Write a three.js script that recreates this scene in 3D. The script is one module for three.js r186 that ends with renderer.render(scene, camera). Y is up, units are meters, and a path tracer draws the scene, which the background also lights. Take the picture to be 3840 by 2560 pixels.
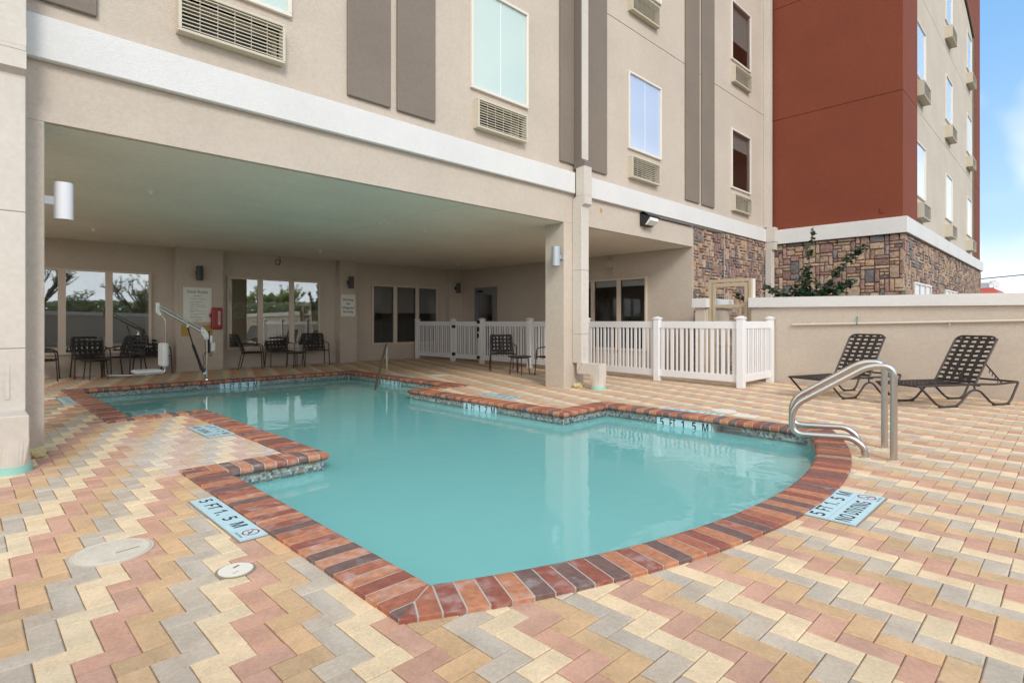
import * as THREE from 'three';
import { mergeGeometries } from 'three/addons/utils/BufferGeometryUtils.js';

// ---------------------------------------------------------------- camera, sky, sun, exposure
// plan coordinates: X along the facade, W away from it into the building (z = -W), h up; metres
const scene = new THREE.Scene();
const EYE = 1.22, TH = THREE.MathUtils.degToRad(44.65), FOC = 2101;
const camera = new THREE.PerspectiveCamera(THREE.MathUtils.radToDeg(2 * Math.atan(1280 / FOC)), 1024 / 682, 0.05, 900);
camera.position.set(0, EYE, 0); camera.rotation.y = -TH;
camera.setViewOffset(3840, 2560, 0, 75, 3840, 2560);
camera.updateProjectionMatrix();

let seed = 20240;
const rnd = () => { seed = (seed * 1664525 + 1013904223) >>> 0; return seed / 4294967296; };
const rr = (a, b) => a + (b - a) * rnd();
const pick = a => a[Math.floor(rnd() * a.length)];
const hash = (x, y, s) => { let n = (x * 374761393 + y * 668265263 + s * 1442695041) | 0; n = Math.imul(n ^ (n >>> 13), 1274126177); n ^= n >>> 16; return (n >>> 0) / 4294967296; };
const sm = t => t * t * (3 - 2 * t), clamp = (v, a = 0, b = 1) => Math.min(b, Math.max(a, v));
const mix = (a, b, t) => a + (b - a) * t, step = (a, b, v) => sm(clamp((v - a) / (b - a)));
function vnoise(x, y, p, s) {                                   // value noise, period p
  const xi = Math.floor(x), yi = Math.floor(y), fx = sm(x - xi), fy = sm(y - yi), m = v => ((v % p) + p) % p;
  return mix(mix(hash(m(xi), m(yi), s), hash(m(xi + 1), m(yi), s), fx), mix(hash(m(xi), m(yi + 1), s), hash(m(xi + 1), m(yi + 1), s), fx), fy);
}
function fbm(u, v, p, oct, s) { let a = 0, w = .5, t = 0; for (let i = 0; i < oct; i++) { a += w * vnoise(u * p, v * p, p, s + i); t += w; w *= .5; p *= 2; } return a / t; }

{ // computed sky: blue air with a broad layer of bright cloud, thinner towards +X
  const Wd = 1024, Hd = 512, d = new Float32Array(Wd * Hd * 4);
  for (let j = 0; j < Hd; j++) for (let i = 0; i < Wd; i++) {
    const az = ((i + .5) / Wd - .5) * 2 * Math.PI, el = ((j + .5) / Hd - .5) * Math.PI;
    const y = Math.sin(el), ce = Math.cos(el), x = Math.cos(az) * ce, z = Math.sin(az) * ce;
    const e = Math.max(y, 0), k = Math.pow(1 - e, 3.2);
    let c = [mix(.085, .50, k), mix(.26, .66, k), mix(.52, .84, k)];
    const px = x / (e + .16) * .12 + .5, pz = z / (e + .16) * .12 + .5;
    const n = fbm(px, pz * 1.0, 5, 6, 11), n2 = fbm(px, pz, 3, 3, 57), wisp = fbm(px * .7, pz * 3.1, 9, 5, 23);
    const open = step(.30, .95, x / Math.max(ce, 1e-3)) * step(.0, .16, y);     // clearer air over +X
    const cov = clamp(step(.40, .60, n) * .55 + .66 - open * .86 + (n2 - .5) * .4 + open * step(.36, .74, wisp) * .85 * (1 - e));
    const haze = 1 + 1.55 * Math.pow(1 - e, 4) * (1 - .85 * step(.30, .95, x / Math.max(ce, 1e-3)));                                  // cloud is brightest low over the horizon
    const sh = (.64 + .30 * fbm(px * 1.7, pz * 1.7, 7, 5, 91)) * haze;
    const cl = [sh * 1.0, sh * 1.0, sh * 1.02];
    if (y < 0) { const g = step(0, -.12, y); for (let q = 0; q < 3; q++) c[q] = mix(c[q], [.3, .28, .24][q], g); }
    const t = y < 0 ? 0 : cov * step(-.02, .04, y);
    const o = (j * Wd + i) * 4;
    for (let q = 0; q < 3; q++) d[o + q] = mix(c[q], cl[q], t);
    d[o + 3] = 1;
  }
  const sky = new THREE.DataTexture(d, Wd, Hd, THREE.RGBAFormat, THREE.FloatType);
  sky.mapping = THREE.EquirectangularReflectionMapping; sky.magFilter = sky.minFilter = THREE.LinearFilter; sky.wrapS = THREE.RepeatWrapping; sky.needsUpdate = true;
  scene.background = sky; scene.environment = sky;
}
const sun = new THREE.DirectionalLight(new THREE.Color().setRGB(1, .95, .87), 1.3);
sun.position.set(-7, 15.5, 16); sun.target.position.set(4, 0, -4); scene.add(sun, sun.target);
sun.name = 'sun'; sun.castShadow = true; sun.shadow.radius = 36; sun.shadow.mapSize.set(2048, 2048);
Object.assign(sun.shadow.camera, { left: -30, right: 30, top: 30, bottom: -30, near: 1, far: 90 });
const renderer = new THREE.WebGLRenderer({ antialias: true });
renderer.setSize(1024, 682); renderer.shadowMap.enabled = true;
renderer.toneMapping = THREE.LinearToneMapping; renderer.toneMappingExposure = 1.64;

// ---------------------------------------------------------------- textures
function tex(n, fn, srgb, metres = 1) {
  const d = new Uint8Array(n * n * 4);
  for (let j = 0; j < n; j++) for (let i = 0; i < n; i++) { const c = fn(i / n, j / n), o = (j * n + i) * 4; for (let q = 0; q < 3; q++) d[o + q] = clamp(c.length ? c[q] : c) * 255; d[o + 3] = 255; }
  const t = new THREE.DataTexture(d, n, n); t.wrapS = t.wrapT = THREE.RepeatWrapping; t.magFilter = THREE.LinearFilter; t.minFilter = THREE.LinearMipmapLinearFilter; t.generateMipmaps = true;
  if (srgb) t.colorSpace = THREE.SRGBColorSpace; t.repeat.set(1 / metres, 1 / metres); t.needsUpdate = true; return t;
}
const T = {
  stucco: tex(512, (u, v) => .5 + .9 * (fbm(u, v, 96, 2, 3) - .5) + .35 * (fbm(u, v, 24, 2, 8) - .5), false, .7),
  mottle: tex(512, (u, v) => { const a = fbm(u, v, 5, 5, 21), b = fbm(u, v, 96, 2, 4); const k = .96 + .065 * (a - .5) + .05 * (b - .5); return [k, k, k * .995]; }, true, 3.1),
  mottleSoft: tex(256, (u, v) => { const k = .97 + .05 * (fbm(u, v, 5, 5, 21) - .5) + .02 * (fbm(u, v, 60, 2, 4) - .5); return [k, k, k]; }, true, 2.3),
  speck: tex(512, (u, v) => { let k = .92 + .11 * (fbm(u, v, 64, 3, 5) - .5) + .13 * (fbm(u, v, 6, 3, 33) - .5); const p = vnoise(u * 150, v * 150, 150, 9); if (p > .93) k -= .38 * (p - .93) / .07; if (p < .05) k += .09; return [k, k, k]; }, true, .62),
  speckB: tex(512, (u, v) => { const p = vnoise(u * 150, v * 150, 150, 9); return .6 + .5 * (fbm(u, v, 110, 2, 5) - .5) - (p > .955 ? .45 : 0); }, false, .62),
  rock: tex(256, (u, v) => { const k = .86 + .30 * (fbm(u, v, 10, 5, 41) - .5) + .16 * (fbm(u, v, 60, 2, 43) - .5); return [k, k * .995, k * .985]; }, true, .5),
  rockB: tex(256, (u, v) => fbm(u, v, 12, 5, 44), false, .4),
  ripple: tex(512, (u, v) => { const a = fbm(u + .02 * Math.sin(v * 6.283), v, 7, 4, 61), b = fbm(u, v, 26, 3, 66); return .5 + .75 * (a - .5) + .28 * (b - .5); }, false, 2.6),
  soil: tex(256, (u, v) => { const k = .8 + .5 * (fbm(u, v, 9, 6, 71) - .5); return [k, k, k * .95]; }, true, 6),
};
// ---------------------------------------------------------------- materials (linear base colours)
const col = (r, g, b) => new THREE.Color().setRGB(r, g, b);
function M(c, rough, o = {}) {
  const m = new (o.phys ? THREE.MeshPhysicalMaterial : THREE.MeshStandardMaterial)({ color: col(...c), roughness: rough, metalness: o.metal || 0 });
  if (o.map) m.map = o.map; if (o.bump) { m.bumpMap = o.bump; m.bumpScale = o.bs || .003; } if (o.vc) m.vertexColors = true; if (o.ds) m.side = THREE.DoubleSide;
  for (const k of ['transmission', 'thickness', 'ior', 'clearcoat', 'clearcoatRoughness', 'specularIntensity', 'sheen']) if (o[k] !== undefined) m[k] = o[k];
  return m;
}
const st = c => M(c, .92, { map: T.mottle, bump: T.stucco, bs: .0035 });
const mat = {
  stucco: st([.595, .512, .428]), soffit: M([.84, .80, .71], .9, { map: T.mottle }), white: M([.735, .725, .70], .92, { map: T.mottleSoft, bump: T.stucco, bs: .003 }), brown: st([.235, .192, .155]), red: st([.225, .054, .025]),
  wingStucco: st([.60, .53, .44]), sheet: M([.66, .60, .53], .55, { map: T.mottle }), sheetBrown: M([.19, .155, .13], .55), frame: M([.74, .69, .61], .5), grille: M([.60, .54, .42], .5), shadedCoil: M([.10, .10, .095], .7),
  glass: M([.80, .86, .83], .015, { phys: 1, transmission: 1, thickness: 0, ior: 2.5 }), roomWall: M([.52, .46, .38], .9), carpet: M([.16, .10, .07], 1), shade: M([.74, .78, .75], .9), blindSkyTint: M([.72, .74, .77], .9), shadeGrey: M([.36, .37, .35], .9), shadePale: M([.80, .83, .82], .9), white2: M([.88, .90, .91], .9),
  stuccoTrim: M([.64, .54, .44], .8), joint: M([.24, .19, .14], 1), paver: M([1, 1, 1], .9, { vc: 1, map: T.speck, bump: T.speckB, bs: .0016 }),
  mortar: M([.50, .46, .41], .95), tileWall: M([.42, .45, .42], .5), tile: M([1, 1, 1], .12, { vc: 1 }), plaster: M([.55, .62, .60], .7),
  water: M([.185, .485, .47], .018, { phys: 1, ior: 1.33, bump: T.ripple, bs: .0035 }),
  vinyl: M([.80, .80, .80], .38), steel: M([.58, .55, .51], .33, { metal: 1 }), chrome: M([.62, .63, .62], .14, { metal: 1 }), strap: M([.020, .016, .015], .55), tube: M([.045, .031, .026], .42), black: M([.018, .018, .019], .5),
  silver: M([.42, .45, .47], .42, { metal: .35 }), greyPaint: M([.055, .060, .062], .5), plastic: M([.82, .83, .81], .4), ceramic: M([.72, .70, .60], .4), lens: M([.80, .80, .76], .25), conduit: M([.38, .38, .38], .4, { metal: .5 }),
  lid: M([.80, .73, .60], .6, { map: T.speck }), lidWhite: M([.78, .75, .66], .55), teal: M([.30, .58, .50], .6), foam: M([.62, .52, .27], .95), cut: M([.33, .27, .19], .95, { map: T.speck }),
  stone: M([1, 1, 1], .95, { vc: 1, map: T.rock, bump: T.rockB, bs: .012 }), stoneMortar: M([.30, .16, .12], 1, { map: T.rock }),
  gate: M([.47, .38, .26], .5), alarm: M([.30, .008, .010], .35), ochre: M([.50, .32, .10], .9, { map: T.mottle }), pipe: M([.62, .56, .46], .4), doorGrey: M([.20, .20, .195], .5),
  bark: M([.15, .12, .09], .95), leaf: M([.34, .38, .20], 1, { ds: 1, phys: 1, transmission: .5, thickness: 0 }), leafPale: M([.48, .54, .21], 1, { ds: 1, phys: 1, transmission: .5, thickness: 0 }), vine: M([.016, .042, .014], .5, { ds: 1 }), soil: M([.16, .13, .085], 1, { map: T.soil }), grass: M([.07, .10, .03], 1, { map: T.soil }),
  roofRed: M([.42, .07, .05], .5), cord: M([.015, .012, .01], .7), lightBlue: M([.45, .62, .66], .3), wire: M([.03, .03, .03], .6),
};
// ---------------------------------------------------------------- geometry helpers
const tri3 = (arr, cols) => { const g = new THREE.BufferGeometry(); g.setAttribute('position', new THREE.Float32BufferAttribute(arr, 3)); g.computeVertexNormals(); if (cols) g.setAttribute('color', new THREE.Float32BufferAttribute(cols, 3)); return g; };
function uvBox(g) {                                              // uv in metres, by the way each face points
  const p = g.attributes.position, n = g.attributes.normal, uv = new Float32Array(p.count * 2);
  for (let i = 0; i < p.count; i++) { const ax = Math.abs(n.getX(i)), ay = Math.abs(n.getY(i)), az = Math.abs(n.getZ(i)); const x = p.getX(i), y = p.getY(i), z = p.getZ(i); let a, b; if (ay >= ax && ay >= az) { a = x; b = z; } else if (ax >= az) { a = z; b = y; } else { a = x; b = y; } uv[2 * i] = a; uv[2 * i + 1] = b; }
  g.setAttribute('uv', new THREE.BufferAttribute(uv, 2)); return g;
}
function poly(faces, c) {                                        // flat shaded convex solid from faces, turned outwards from its centre
  const ctr = [0, 0, 0]; let n = 0; for (const f of faces) for (const v of f) { for (let q = 0; q < 3; q++) ctr[q] += v[q]; n++; } for (let q = 0; q < 3; q++) ctr[q] /= n;
  const out = [];
  for (const f of faces) {
    const a = f[0], b = f[1], d = f[2]; const u = [b[0] - a[0], b[1] - a[1], b[2] - a[2]], v = [d[0] - a[0], d[1] - a[1], d[2] - a[2]];
    const nn = [u[1] * v[2] - u[2] * v[1], u[2] * v[0] - u[0] * v[2], u[0] * v[1] - u[1] * v[0]];
    const o = nn[0] * (a[0] - ctr[0]) + nn[1] * (a[1] - ctr[1]) + nn[2] * (a[2] - ctr[2]);
    const g = o < 0 ? [...f].reverse() : f;
    for (let i = 1; i < g.length - 1; i++) out.push(...g[0], ...g[i], ...g[i + 1]);
  }
  return uvBox(tri3(out));
}
function chamfer(sx, sy, sz, c) {
  const H = [sx / 2, sy / 2, sz / 2], V = (s, k) => [0, 1, 2].map(q => s[q] * (q === k ? H[q] : H[q] - c)), F = [], S = [-1, 1];
  for (let k = 0; k < 3; k++) { const a = (k + 1) % 3, b = (k + 2) % 3; for (const s of S) { const f = []; for (const [p, q] of [[-1, -1], [1, -1], [1, 1], [-1, 1]]) { const v = []; v[k] = s; v[a] = p; v[b] = q; f.push(V(v, k)); } F.push(f); }
    for (const p of S) for (const q of S) { const v0 = [], v1 = []; v0[k] = -1; v1[k] = 1; v0[a] = v1[a] = p; v0[b] = v1[b] = q; F.push([V(v0, a), V(v1, a), V(v1, b), V(v0, b)]); } }
  for (const x of S) for (const y of S) for (const z of S) { const v = [x, y, z]; F.push([V(v, 0), V(v, 1), V(v, 2)]); }
  return poly(F);
}
const bx = (x0, x1, h0, h1, w0, w1, c = 0) => {                   // box in plan coordinates
  const sx = Math.abs(x1 - x0), sy = Math.abs(h1 - h0), sz = Math.abs(w1 - w0);
  const g = c > 0 ? chamfer(sx, sy, sz, Math.min(c, sx * .45, sy * .45, sz * .45)) : new THREE.BoxGeometry(sx, sy, sz).toNonIndexed();
  return uvBox(g.translate((x0 + x1) / 2, (h0 + h1) / 2, -(w0 + w1) / 2));
};
const V3 = (x, h, w) => new THREE.Vector3(x, h, -w);
function tube(pts, r, seg = 24, rad = 8, curved = false, tension = .5) {
  let c;
  if (curved) c = new THREE.CatmullRomCurve3(pts, false, 'catmullrom', tension);
  else { c = new THREE.CurvePath(); for (let i = 0; i < pts.length - 1; i++) c.add(new THREE.LineCurve3(pts[i], pts[i + 1])); }
  const g = new THREE.TubeGeometry(c, seg, r, rad).toNonIndexed();
  const e = [[pts[0], pts[1]], [pts[pts.length - 1], pts[pts.length - 2]]].map(([a, b]) => { const s = new THREE.SphereGeometry(r * .995, rad, 4).toNonIndexed(); s.translate(a.x, a.y, a.z); return s; });
  return merge([g, ...e]);
}
function bent(pts, r, rb, seg = 40, rad = 10) {                    // straight runs joined by round bends of radius rb
  const P = new THREE.CurvePath(); let last = pts[0].clone();
  for (let i = 1; i < pts.length - 1; i++) {
    const a = pts[i].clone().sub(pts[i - 1]), b = pts[i + 1].clone().sub(pts[i]); const k = Math.min(rb, a.length() * .49, b.length() * .49);
    const p = pts[i].clone().addScaledVector(a.normalize(), -k), q = pts[i].clone().addScaledVector(b.normalize(), k);
    if (p.distanceTo(last) > 1e-4) P.add(new THREE.LineCurve3(last, p)); P.add(new THREE.QuadraticBezierCurve3(p, pts[i].clone(), q)); last = q;
  }
  P.add(new THREE.LineCurve3(last, pts[pts.length - 1]));
  const g = new THREE.TubeGeometry(P, seg, r, rad).toNonIndexed();
  const caps = [pts[0], pts[pts.length - 1]].map(p => new THREE.SphereGeometry(r * .99, rad, 4).toNonIndexed().translate(p.x, p.y, p.z));
  return merge([g, ...caps]);
}
const merge = gs => { const keys = gs.every(g => g.attributes.color) ? ['position', 'normal', 'uv', 'color'] : ['position', 'normal', 'uv']; return mergeGeometries(gs.map(g => { g = g.index ? g.toNonIndexed() : g; for (const k of Object.keys(g.attributes)) if (!keys.includes(k)) g.deleteAttribute(k); return g; })); };
const cyl = (x, h0, h1, w, r0, r1 = r0, n = 24) => new THREE.CylinderGeometry(r1, r0, h1 - h0, n).translate(x, (h0 + h1) / 2, -w);
// ---------------------------------------------------------------- object helpers
const taken = {};
const numbered = n => { const k = taken[n] = (taken[n] ?? -1) + 1; return k ? `${n}_${String(k).padStart(3, '0')}` : n; };
function tag(o, label, category, group) { o.userData = { label, category }; if (group) o.userData.group = group; return o; }
function thing(name, label, category, at = [0, 0, 0], group) { const g = new THREE.Group(); g.name = numbered(name); g.position.set(at[0], at[1], -at[2]); g.base = g.position.clone(); scene.add(g); return tag(g, label, category, group); }
function mesh(name, geo, m, parent) {                            // geometry in world place; kept in world place under its parent
  const o = new THREE.Mesh(geo, m); o.castShadow = o.receiveShadow = true;
  if (parent) { const b = parent.base || new THREE.Vector3(); o.base = b; geo.translate(-b.x, -b.y, -b.z); o.name = name; parent.add(o); } else { o.name = numbered(name); scene.add(o); }
  return o;
}
function put(name, geo, m, parent, x, y, z) { const o = new THREE.Mesh(geo, m); o.castShadow = o.receiveShadow = true; o.name = name; const b = parent.base || new THREE.Vector3(); o.position.set(x - b.x, y - b.y, z - b.z); parent.add(o); return o; }   // shared geometry
const structure = o => { o.userData = { kind: 'structure' }; return o; };
const stuff = o => { o.userData.kind = 'stuff'; return o; };
function lb(pl, u0, u1, h0, h1, d0, d1, c = 0) { return pl.axis === 'W' ? bx(u0, u1, h0, h1, pl.at - d1, pl.at - d0, c) : bx(pl.at - d1, pl.at - d0, h0, h1, u0, u1, c); }   // box on a wall, d = distance out of it
function canvasMat(w, h, draw, rough = .5) {
  const cv = document.createElement('canvas'); cv.width = w; cv.height = h; const g = cv.getContext('2d'); draw(g, w, h);
  const t = new THREE.CanvasTexture(cv); t.colorSpace = THREE.SRGBColorSpace; t.anisotropy = 8; const m = new THREE.MeshStandardMaterial({ map: t, roughness: rough }); return m;
}
function quad(a, b, c, d) { const g = new THREE.BufferGeometry(); g.setAttribute('position', new THREE.Float32BufferAttribute([a, b, c, a, c, d].flatMap(v => [v.x, v.y, v.z]), 3)); g.setAttribute('uv', new THREE.Float32BufferAttribute([0, 0, 1, 0, 1, 1, 0, 0, 1, 1, 0, 1], 2)); g.computeVertexNormals(); return g; }   // a lower left, then counterclockwise
const scr = (X, h, W) => { const f = X * Math.sin(TH) + W * Math.cos(TH), r = X * Math.cos(TH) - W * Math.sin(TH); return f < .2 ? null : [1920 + FOC * r / f, 1205 - FOC * (h - EYE) / f, f]; };
const inFrame = (X, h, W, m = 60) => { const p = scr(X, h, W); return p && p[0] > -m && p[0] < 3840 + m && p[1] > -m && p[1] < 2560 + m; };

// ================================================================ GROUND AND DECK
structure(mesh('ground', bx(-260, 320, -.9, -.62, -300, 300), mat.soil));
// pool outline, the nose of the coping; the water lies to the right of the way it runs
const PX0 = 1.55, PX1 = 6.62, ARC = { x: 4.085, w: 7.15, r: 5.655 };
const outline = [[PX0, 2.10], [PX0, 4.83], [2.42, 4.83], [2.42, 8.45], [PX0, 8.45], [PX0, 12.30], [PX1, 12.25], [PX1, 8.38], [5.63, 8.34], [5.62, 4.72], [PX1, 4.76], [PX1, 2.10]];
const a1 = Math.atan2(2.10 - ARC.w, PX1 - ARC.x), a0 = Math.atan2(2.10 - ARC.w, PX0 - ARC.x);
const edges = [];
for (let i = 0; i < outline.length - 1; i++) { const [x0, w0] = outline[i], [x1, w1] = outline[i + 1], L = Math.hypot(x1 - x0, w1 - w0), dx = (x1 - x0) / L, dw = (w1 - w0) / L; edges.push({ L, d0: [dx, dw], d1: [dx, dw], map: (t, n) => [x0 + dx * t - dw * n, w0 + dw * t + dx * n] }); }
{ const L = ARC.r * (a1 - a0), tan = a => [Math.sin(a), -Math.cos(a)]; edges.push({ L, arc: true, d0: tan(a1), d1: tan(a0), map: (t, n) => { const a = a1 - t / ARC.r; return [ARC.x + Math.cos(a) * (ARC.r + n), ARC.w + Math.sin(a) * (ARC.r + n)]; } }); }
edges.forEach((e, i) => { const p = edges[(i + edges.length - 1) % edges.length], nx = edges[(i + 1) % edges.length]; const cot = (a, b) => { const turn = Math.atan2(a[0] * b[1] - a[1] * b[0], a[0] * b[0] + a[1] * b[1]); return 1 / Math.tan((Math.PI + turn) / 2); }; e.m0 = cot(p.d1, e.d0); e.m1 = cot(e.d1, nx.d0); });
function ring(n) { const pts = []; for (const e of edges) { const k = e.arc ? 36 : 1, s = -e.m0 * n, f = e.L + e.m1 * n; for (let i = 0; i < k; i++) pts.push(e.map(s + (f - s) * i / k, n)); } return pts; }
const inside = (poly, x, w) => { let c = false; for (let i = 0, j = poly.length - 1; i < poly.length; j = i++) { const [xi, wi] = poly[i], [xj, wj] = poly[j]; if ((wi > w) !== (wj > w) && x < (xj - xi) * (w - wi) / (wj - wi) + xi) c = !c; } return c; };
const flat = (pts, h, holes = []) => { const s = new THREE.Shape(pts.map(p => new THREE.Vector2(p[0], p[1]))); for (const q of holes) s.holes.push(new THREE.Path(q.map(p => new THREE.Vector2(p[0], p[1])))); return uvBox(new THREE.ShapeGeometry(s).toNonIndexed().rotateX(-Math.PI / 2).translate(0, h, 0)); };
const COP = .285, outer = ring(COP);

const deck = new THREE.Group(); deck.name = 'deck'; structure(deck); scene.add(deck);
mesh('sand_bed', flat([[-4, -20], [12.8, -20], [12.8, 15.7], [-4, 15.7]], -.0085, [ring(.12)]), mat.joint, deck);
{ // herringbone pavers: one colour runs along each zigzag
  const UX = .0998, UW = .1045, X0 = .4838 - 4 * UX, W0 = .27 * UW;
  const base = [[.690, .408, .290], [.715, .482, .272], [.630, .540, .428], [.905, .712, .462]];
  const paver = (sx, sw, c, tilt) => {                             // bevelled top and sides, no underside; centred
    const a = sx / 2 - .0018, b = sw / 2 - .0018, k = .0045, F = [], top = [[-a + k, -b + k], [a - k, -b + k], [a - k, b - k], [-a + k, b - k]], mid = [[-a, -b], [a, -b], [a, b], [-a, b]];
    const H = (p, y) => [p[0], y + tilt[0] * p[0] + tilt[1] * p[1], -p[1]];
    F.push(top.map(p => H(p, 0)));
    for (let i = 0; i < 4; i++) { const j = (i + 1) % 4; F.push([H(top[i], 0), H(top[j], 0), H(mid[j], -.004), H(mid[i], -.004)]); F.push([H(mid[i], -.004), H(mid[j], -.004), H(mid[j], -.022), H(mid[i], -.022)]); }
    const g = poly(F), n = g.attributes.position.count, cc = new Float32Array(n * 3); for (let i = 0; i < n; i++) cc.set(c, i * 3);
    g.setAttribute('color', new THREE.BufferAttribute(cc, 3)); const o = [rnd() * 3, rnd() * 3], uv = g.attributes.uv; for (let i = 0; i < n; i++) uv.setXY(i, uv.getX(i) + o[0], uv.getY(i) + o[1]); return g;
  };
  const var_ = {}, NV = 9, film = { 0: [0, 0, 0, 0], 1: [.42, .80, .75, .69], 2: [.38, .20, .12, .075] };
  for (let o = 0; o < 2; o++) for (let c = 0; c < 4; c++) for (let v = 0; v < NV * 3; v++) { const k = rr(.92, 1.06), t = rr(-.03, .03), [f, ...fc] = film[Math.floor(v / NV)], ff = f * rr(.5, 1.2); var_[`${o}${c}${v}`] = paver(o ? UX : 2 * UX, o ? 2 * UW : UW, [base[c][0] * k * (1 + t), base[c][1] * k, base[c][2] * k * (1 - t)].map((q, i) => mix(q, fc[i], ff)), [rr(-.006, .006), rr(-.006, .006)]); }
  const all = [];
  for (let x = -24; x < 124; x++) for (let y = -26; y < 150; y++) {
    const s = ((x + y + 3) % 4 + 4) % 4; if (s !== 0 && s !== 2) continue; const o = s === 0 ? 0 : 1;
    const dx = o ? x - 4 : x - 3, dy = o ? y - 27 : y - 26; const c = ((-dy + 3 * (dx + dy) / 4) % 4 + 4) % 4;
    const xa = X0 + x * UX, xb = xa + (o ? 1 : 2) * UX, wa = W0 + y * UW, wb = wa + (o ? 2 : 1) * UW;
    if (xb > 12.68 || wb > 15.6 || (xa > 11.6 && wa < 6.2)) continue;
    if ([[xa, wa], [xb, wa], [xb, wb], [xa, wb]].every(p => inside(outer, p[0], p[1]))) continue;
    const X = (xa + xb) / 2, W = (wa + wb) / 2, p = scr(X, 0, W); let q = 0; if (inFrame(X, 0, W, 20)) q = 1 / p[2] ** 3;
    if (inside(outer, X, W)) q *= .3;
    const blot = fbm(X * .11 + .37, W * .11 + .2, 9, 4, 77), chalk = clamp(1.25 - Math.hypot((X - 1.75) / 1.0, (W - 5.9) / 2.3)), stain = clamp(1.3 - Math.hypot((X - 1.15) / .7, (W - 10.0) / 1.9));   // lime bloom on the step, brown stains by the shaded coping
    const kind = blot < .20 + chalk * .55 && chalk > 0 ? 1 : stain > 0 && rnd() < stain * .7 ? 2 : 0;
    all.push({ X, W, k: `${o}${Math.round(c) % 4}${kind * NV + Math.floor(rnd() * NV)}`, y: rr(-.0022, .0014), j: [rr(-.0009, .0009), rr(-.0009, .0009), rr(-.006, .006)], q });
  }
  all.sort((a, b) => b.q - a.q); const rest = [];
  all.forEach((p, i) => { if (i < 300) { const o = put('paver', var_[p.k], mat.paver, deck, p.X + p.j[0], p.y, -p.W + p.j[1]); o.rotation.y = p.j[2]; } else rest.push(var_[p.k].clone().rotateY(p.j[2]).translate(p.X + p.j[0], p.y, -p.W + p.j[1])); });
  stuff(mesh('paver_field', merge(rest), mat.paver, deck));
}
// ================================================================ POOL
const WATER = -.145, NOSE = -.045;
const pool = thing('swimming_pool', 'swimming pool with red, orange and dark brick coping and mosaic tile waterline', 'pool', [4.1, 0, 7.2]);
{ const pts = ring(.04), out = []; const n = pts.length; for (let i = 0; i < n; i++) { const a = pts[i], b = pts[(i + 1) % n];
    const A = V3(a[0], NOSE, a[1]), B = V3(b[0], NOSE, b[1]), C = V3(b[0], -.6, b[1]), D = V3(a[0], -.6, a[1]);
    const mx = (a[0] + b[0]) / 2, mw = (a[1] + b[1]) / 2; if (Math.abs(mx - PX1 - .04) < .01 && mw < 4.7) {     // the edge with the skimmer mouth: split round it
      for (const [w0, w1, h0, h1] of [[4.80, 3.20, NOSE, -.6], [2.83, b[1], NOSE, -.6], [3.20, 2.83, -.165, -.6]]) out.push(...[[w0, h0], [w1, h0], [w1, h1], [w0, h0], [w1, h1], [w0, h1]].flatMap(([w, h]) => [PX1 + .04, h, -w])); continue; }
    out.push(...[A, B, C, A, C, D].flatMap(v => [v.x, v.y, v.z])); }
  const m = mat.tileWall.clone(); m.side = THREE.DoubleSide; mesh('pool_wall', uvBox(tri3(out)), m, pool);
  mesh('pool_floor', flat(ring(.04), -.58), mat.plaster, pool);
  const sk = []; const x0 = PX1 + .04, x1 = x0 + .3; sk.push(bx(x0, x1, -.19, -.17, 2.83, 3.20), bx(x0, x1, -.055, -.047, 2.82, 3.21), bx(x1, x1 + .02, -.19, -.05, 2.83, 3.20), bx(x0 + .004, x1, -.17, -.055, 2.80, 2.828), bx(x0 + .004, x1, -.17, -.055, 3.202, 3.23)); mesh('skimmer_mouth', merge(sk), mat.plastic, pool);
}
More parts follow.
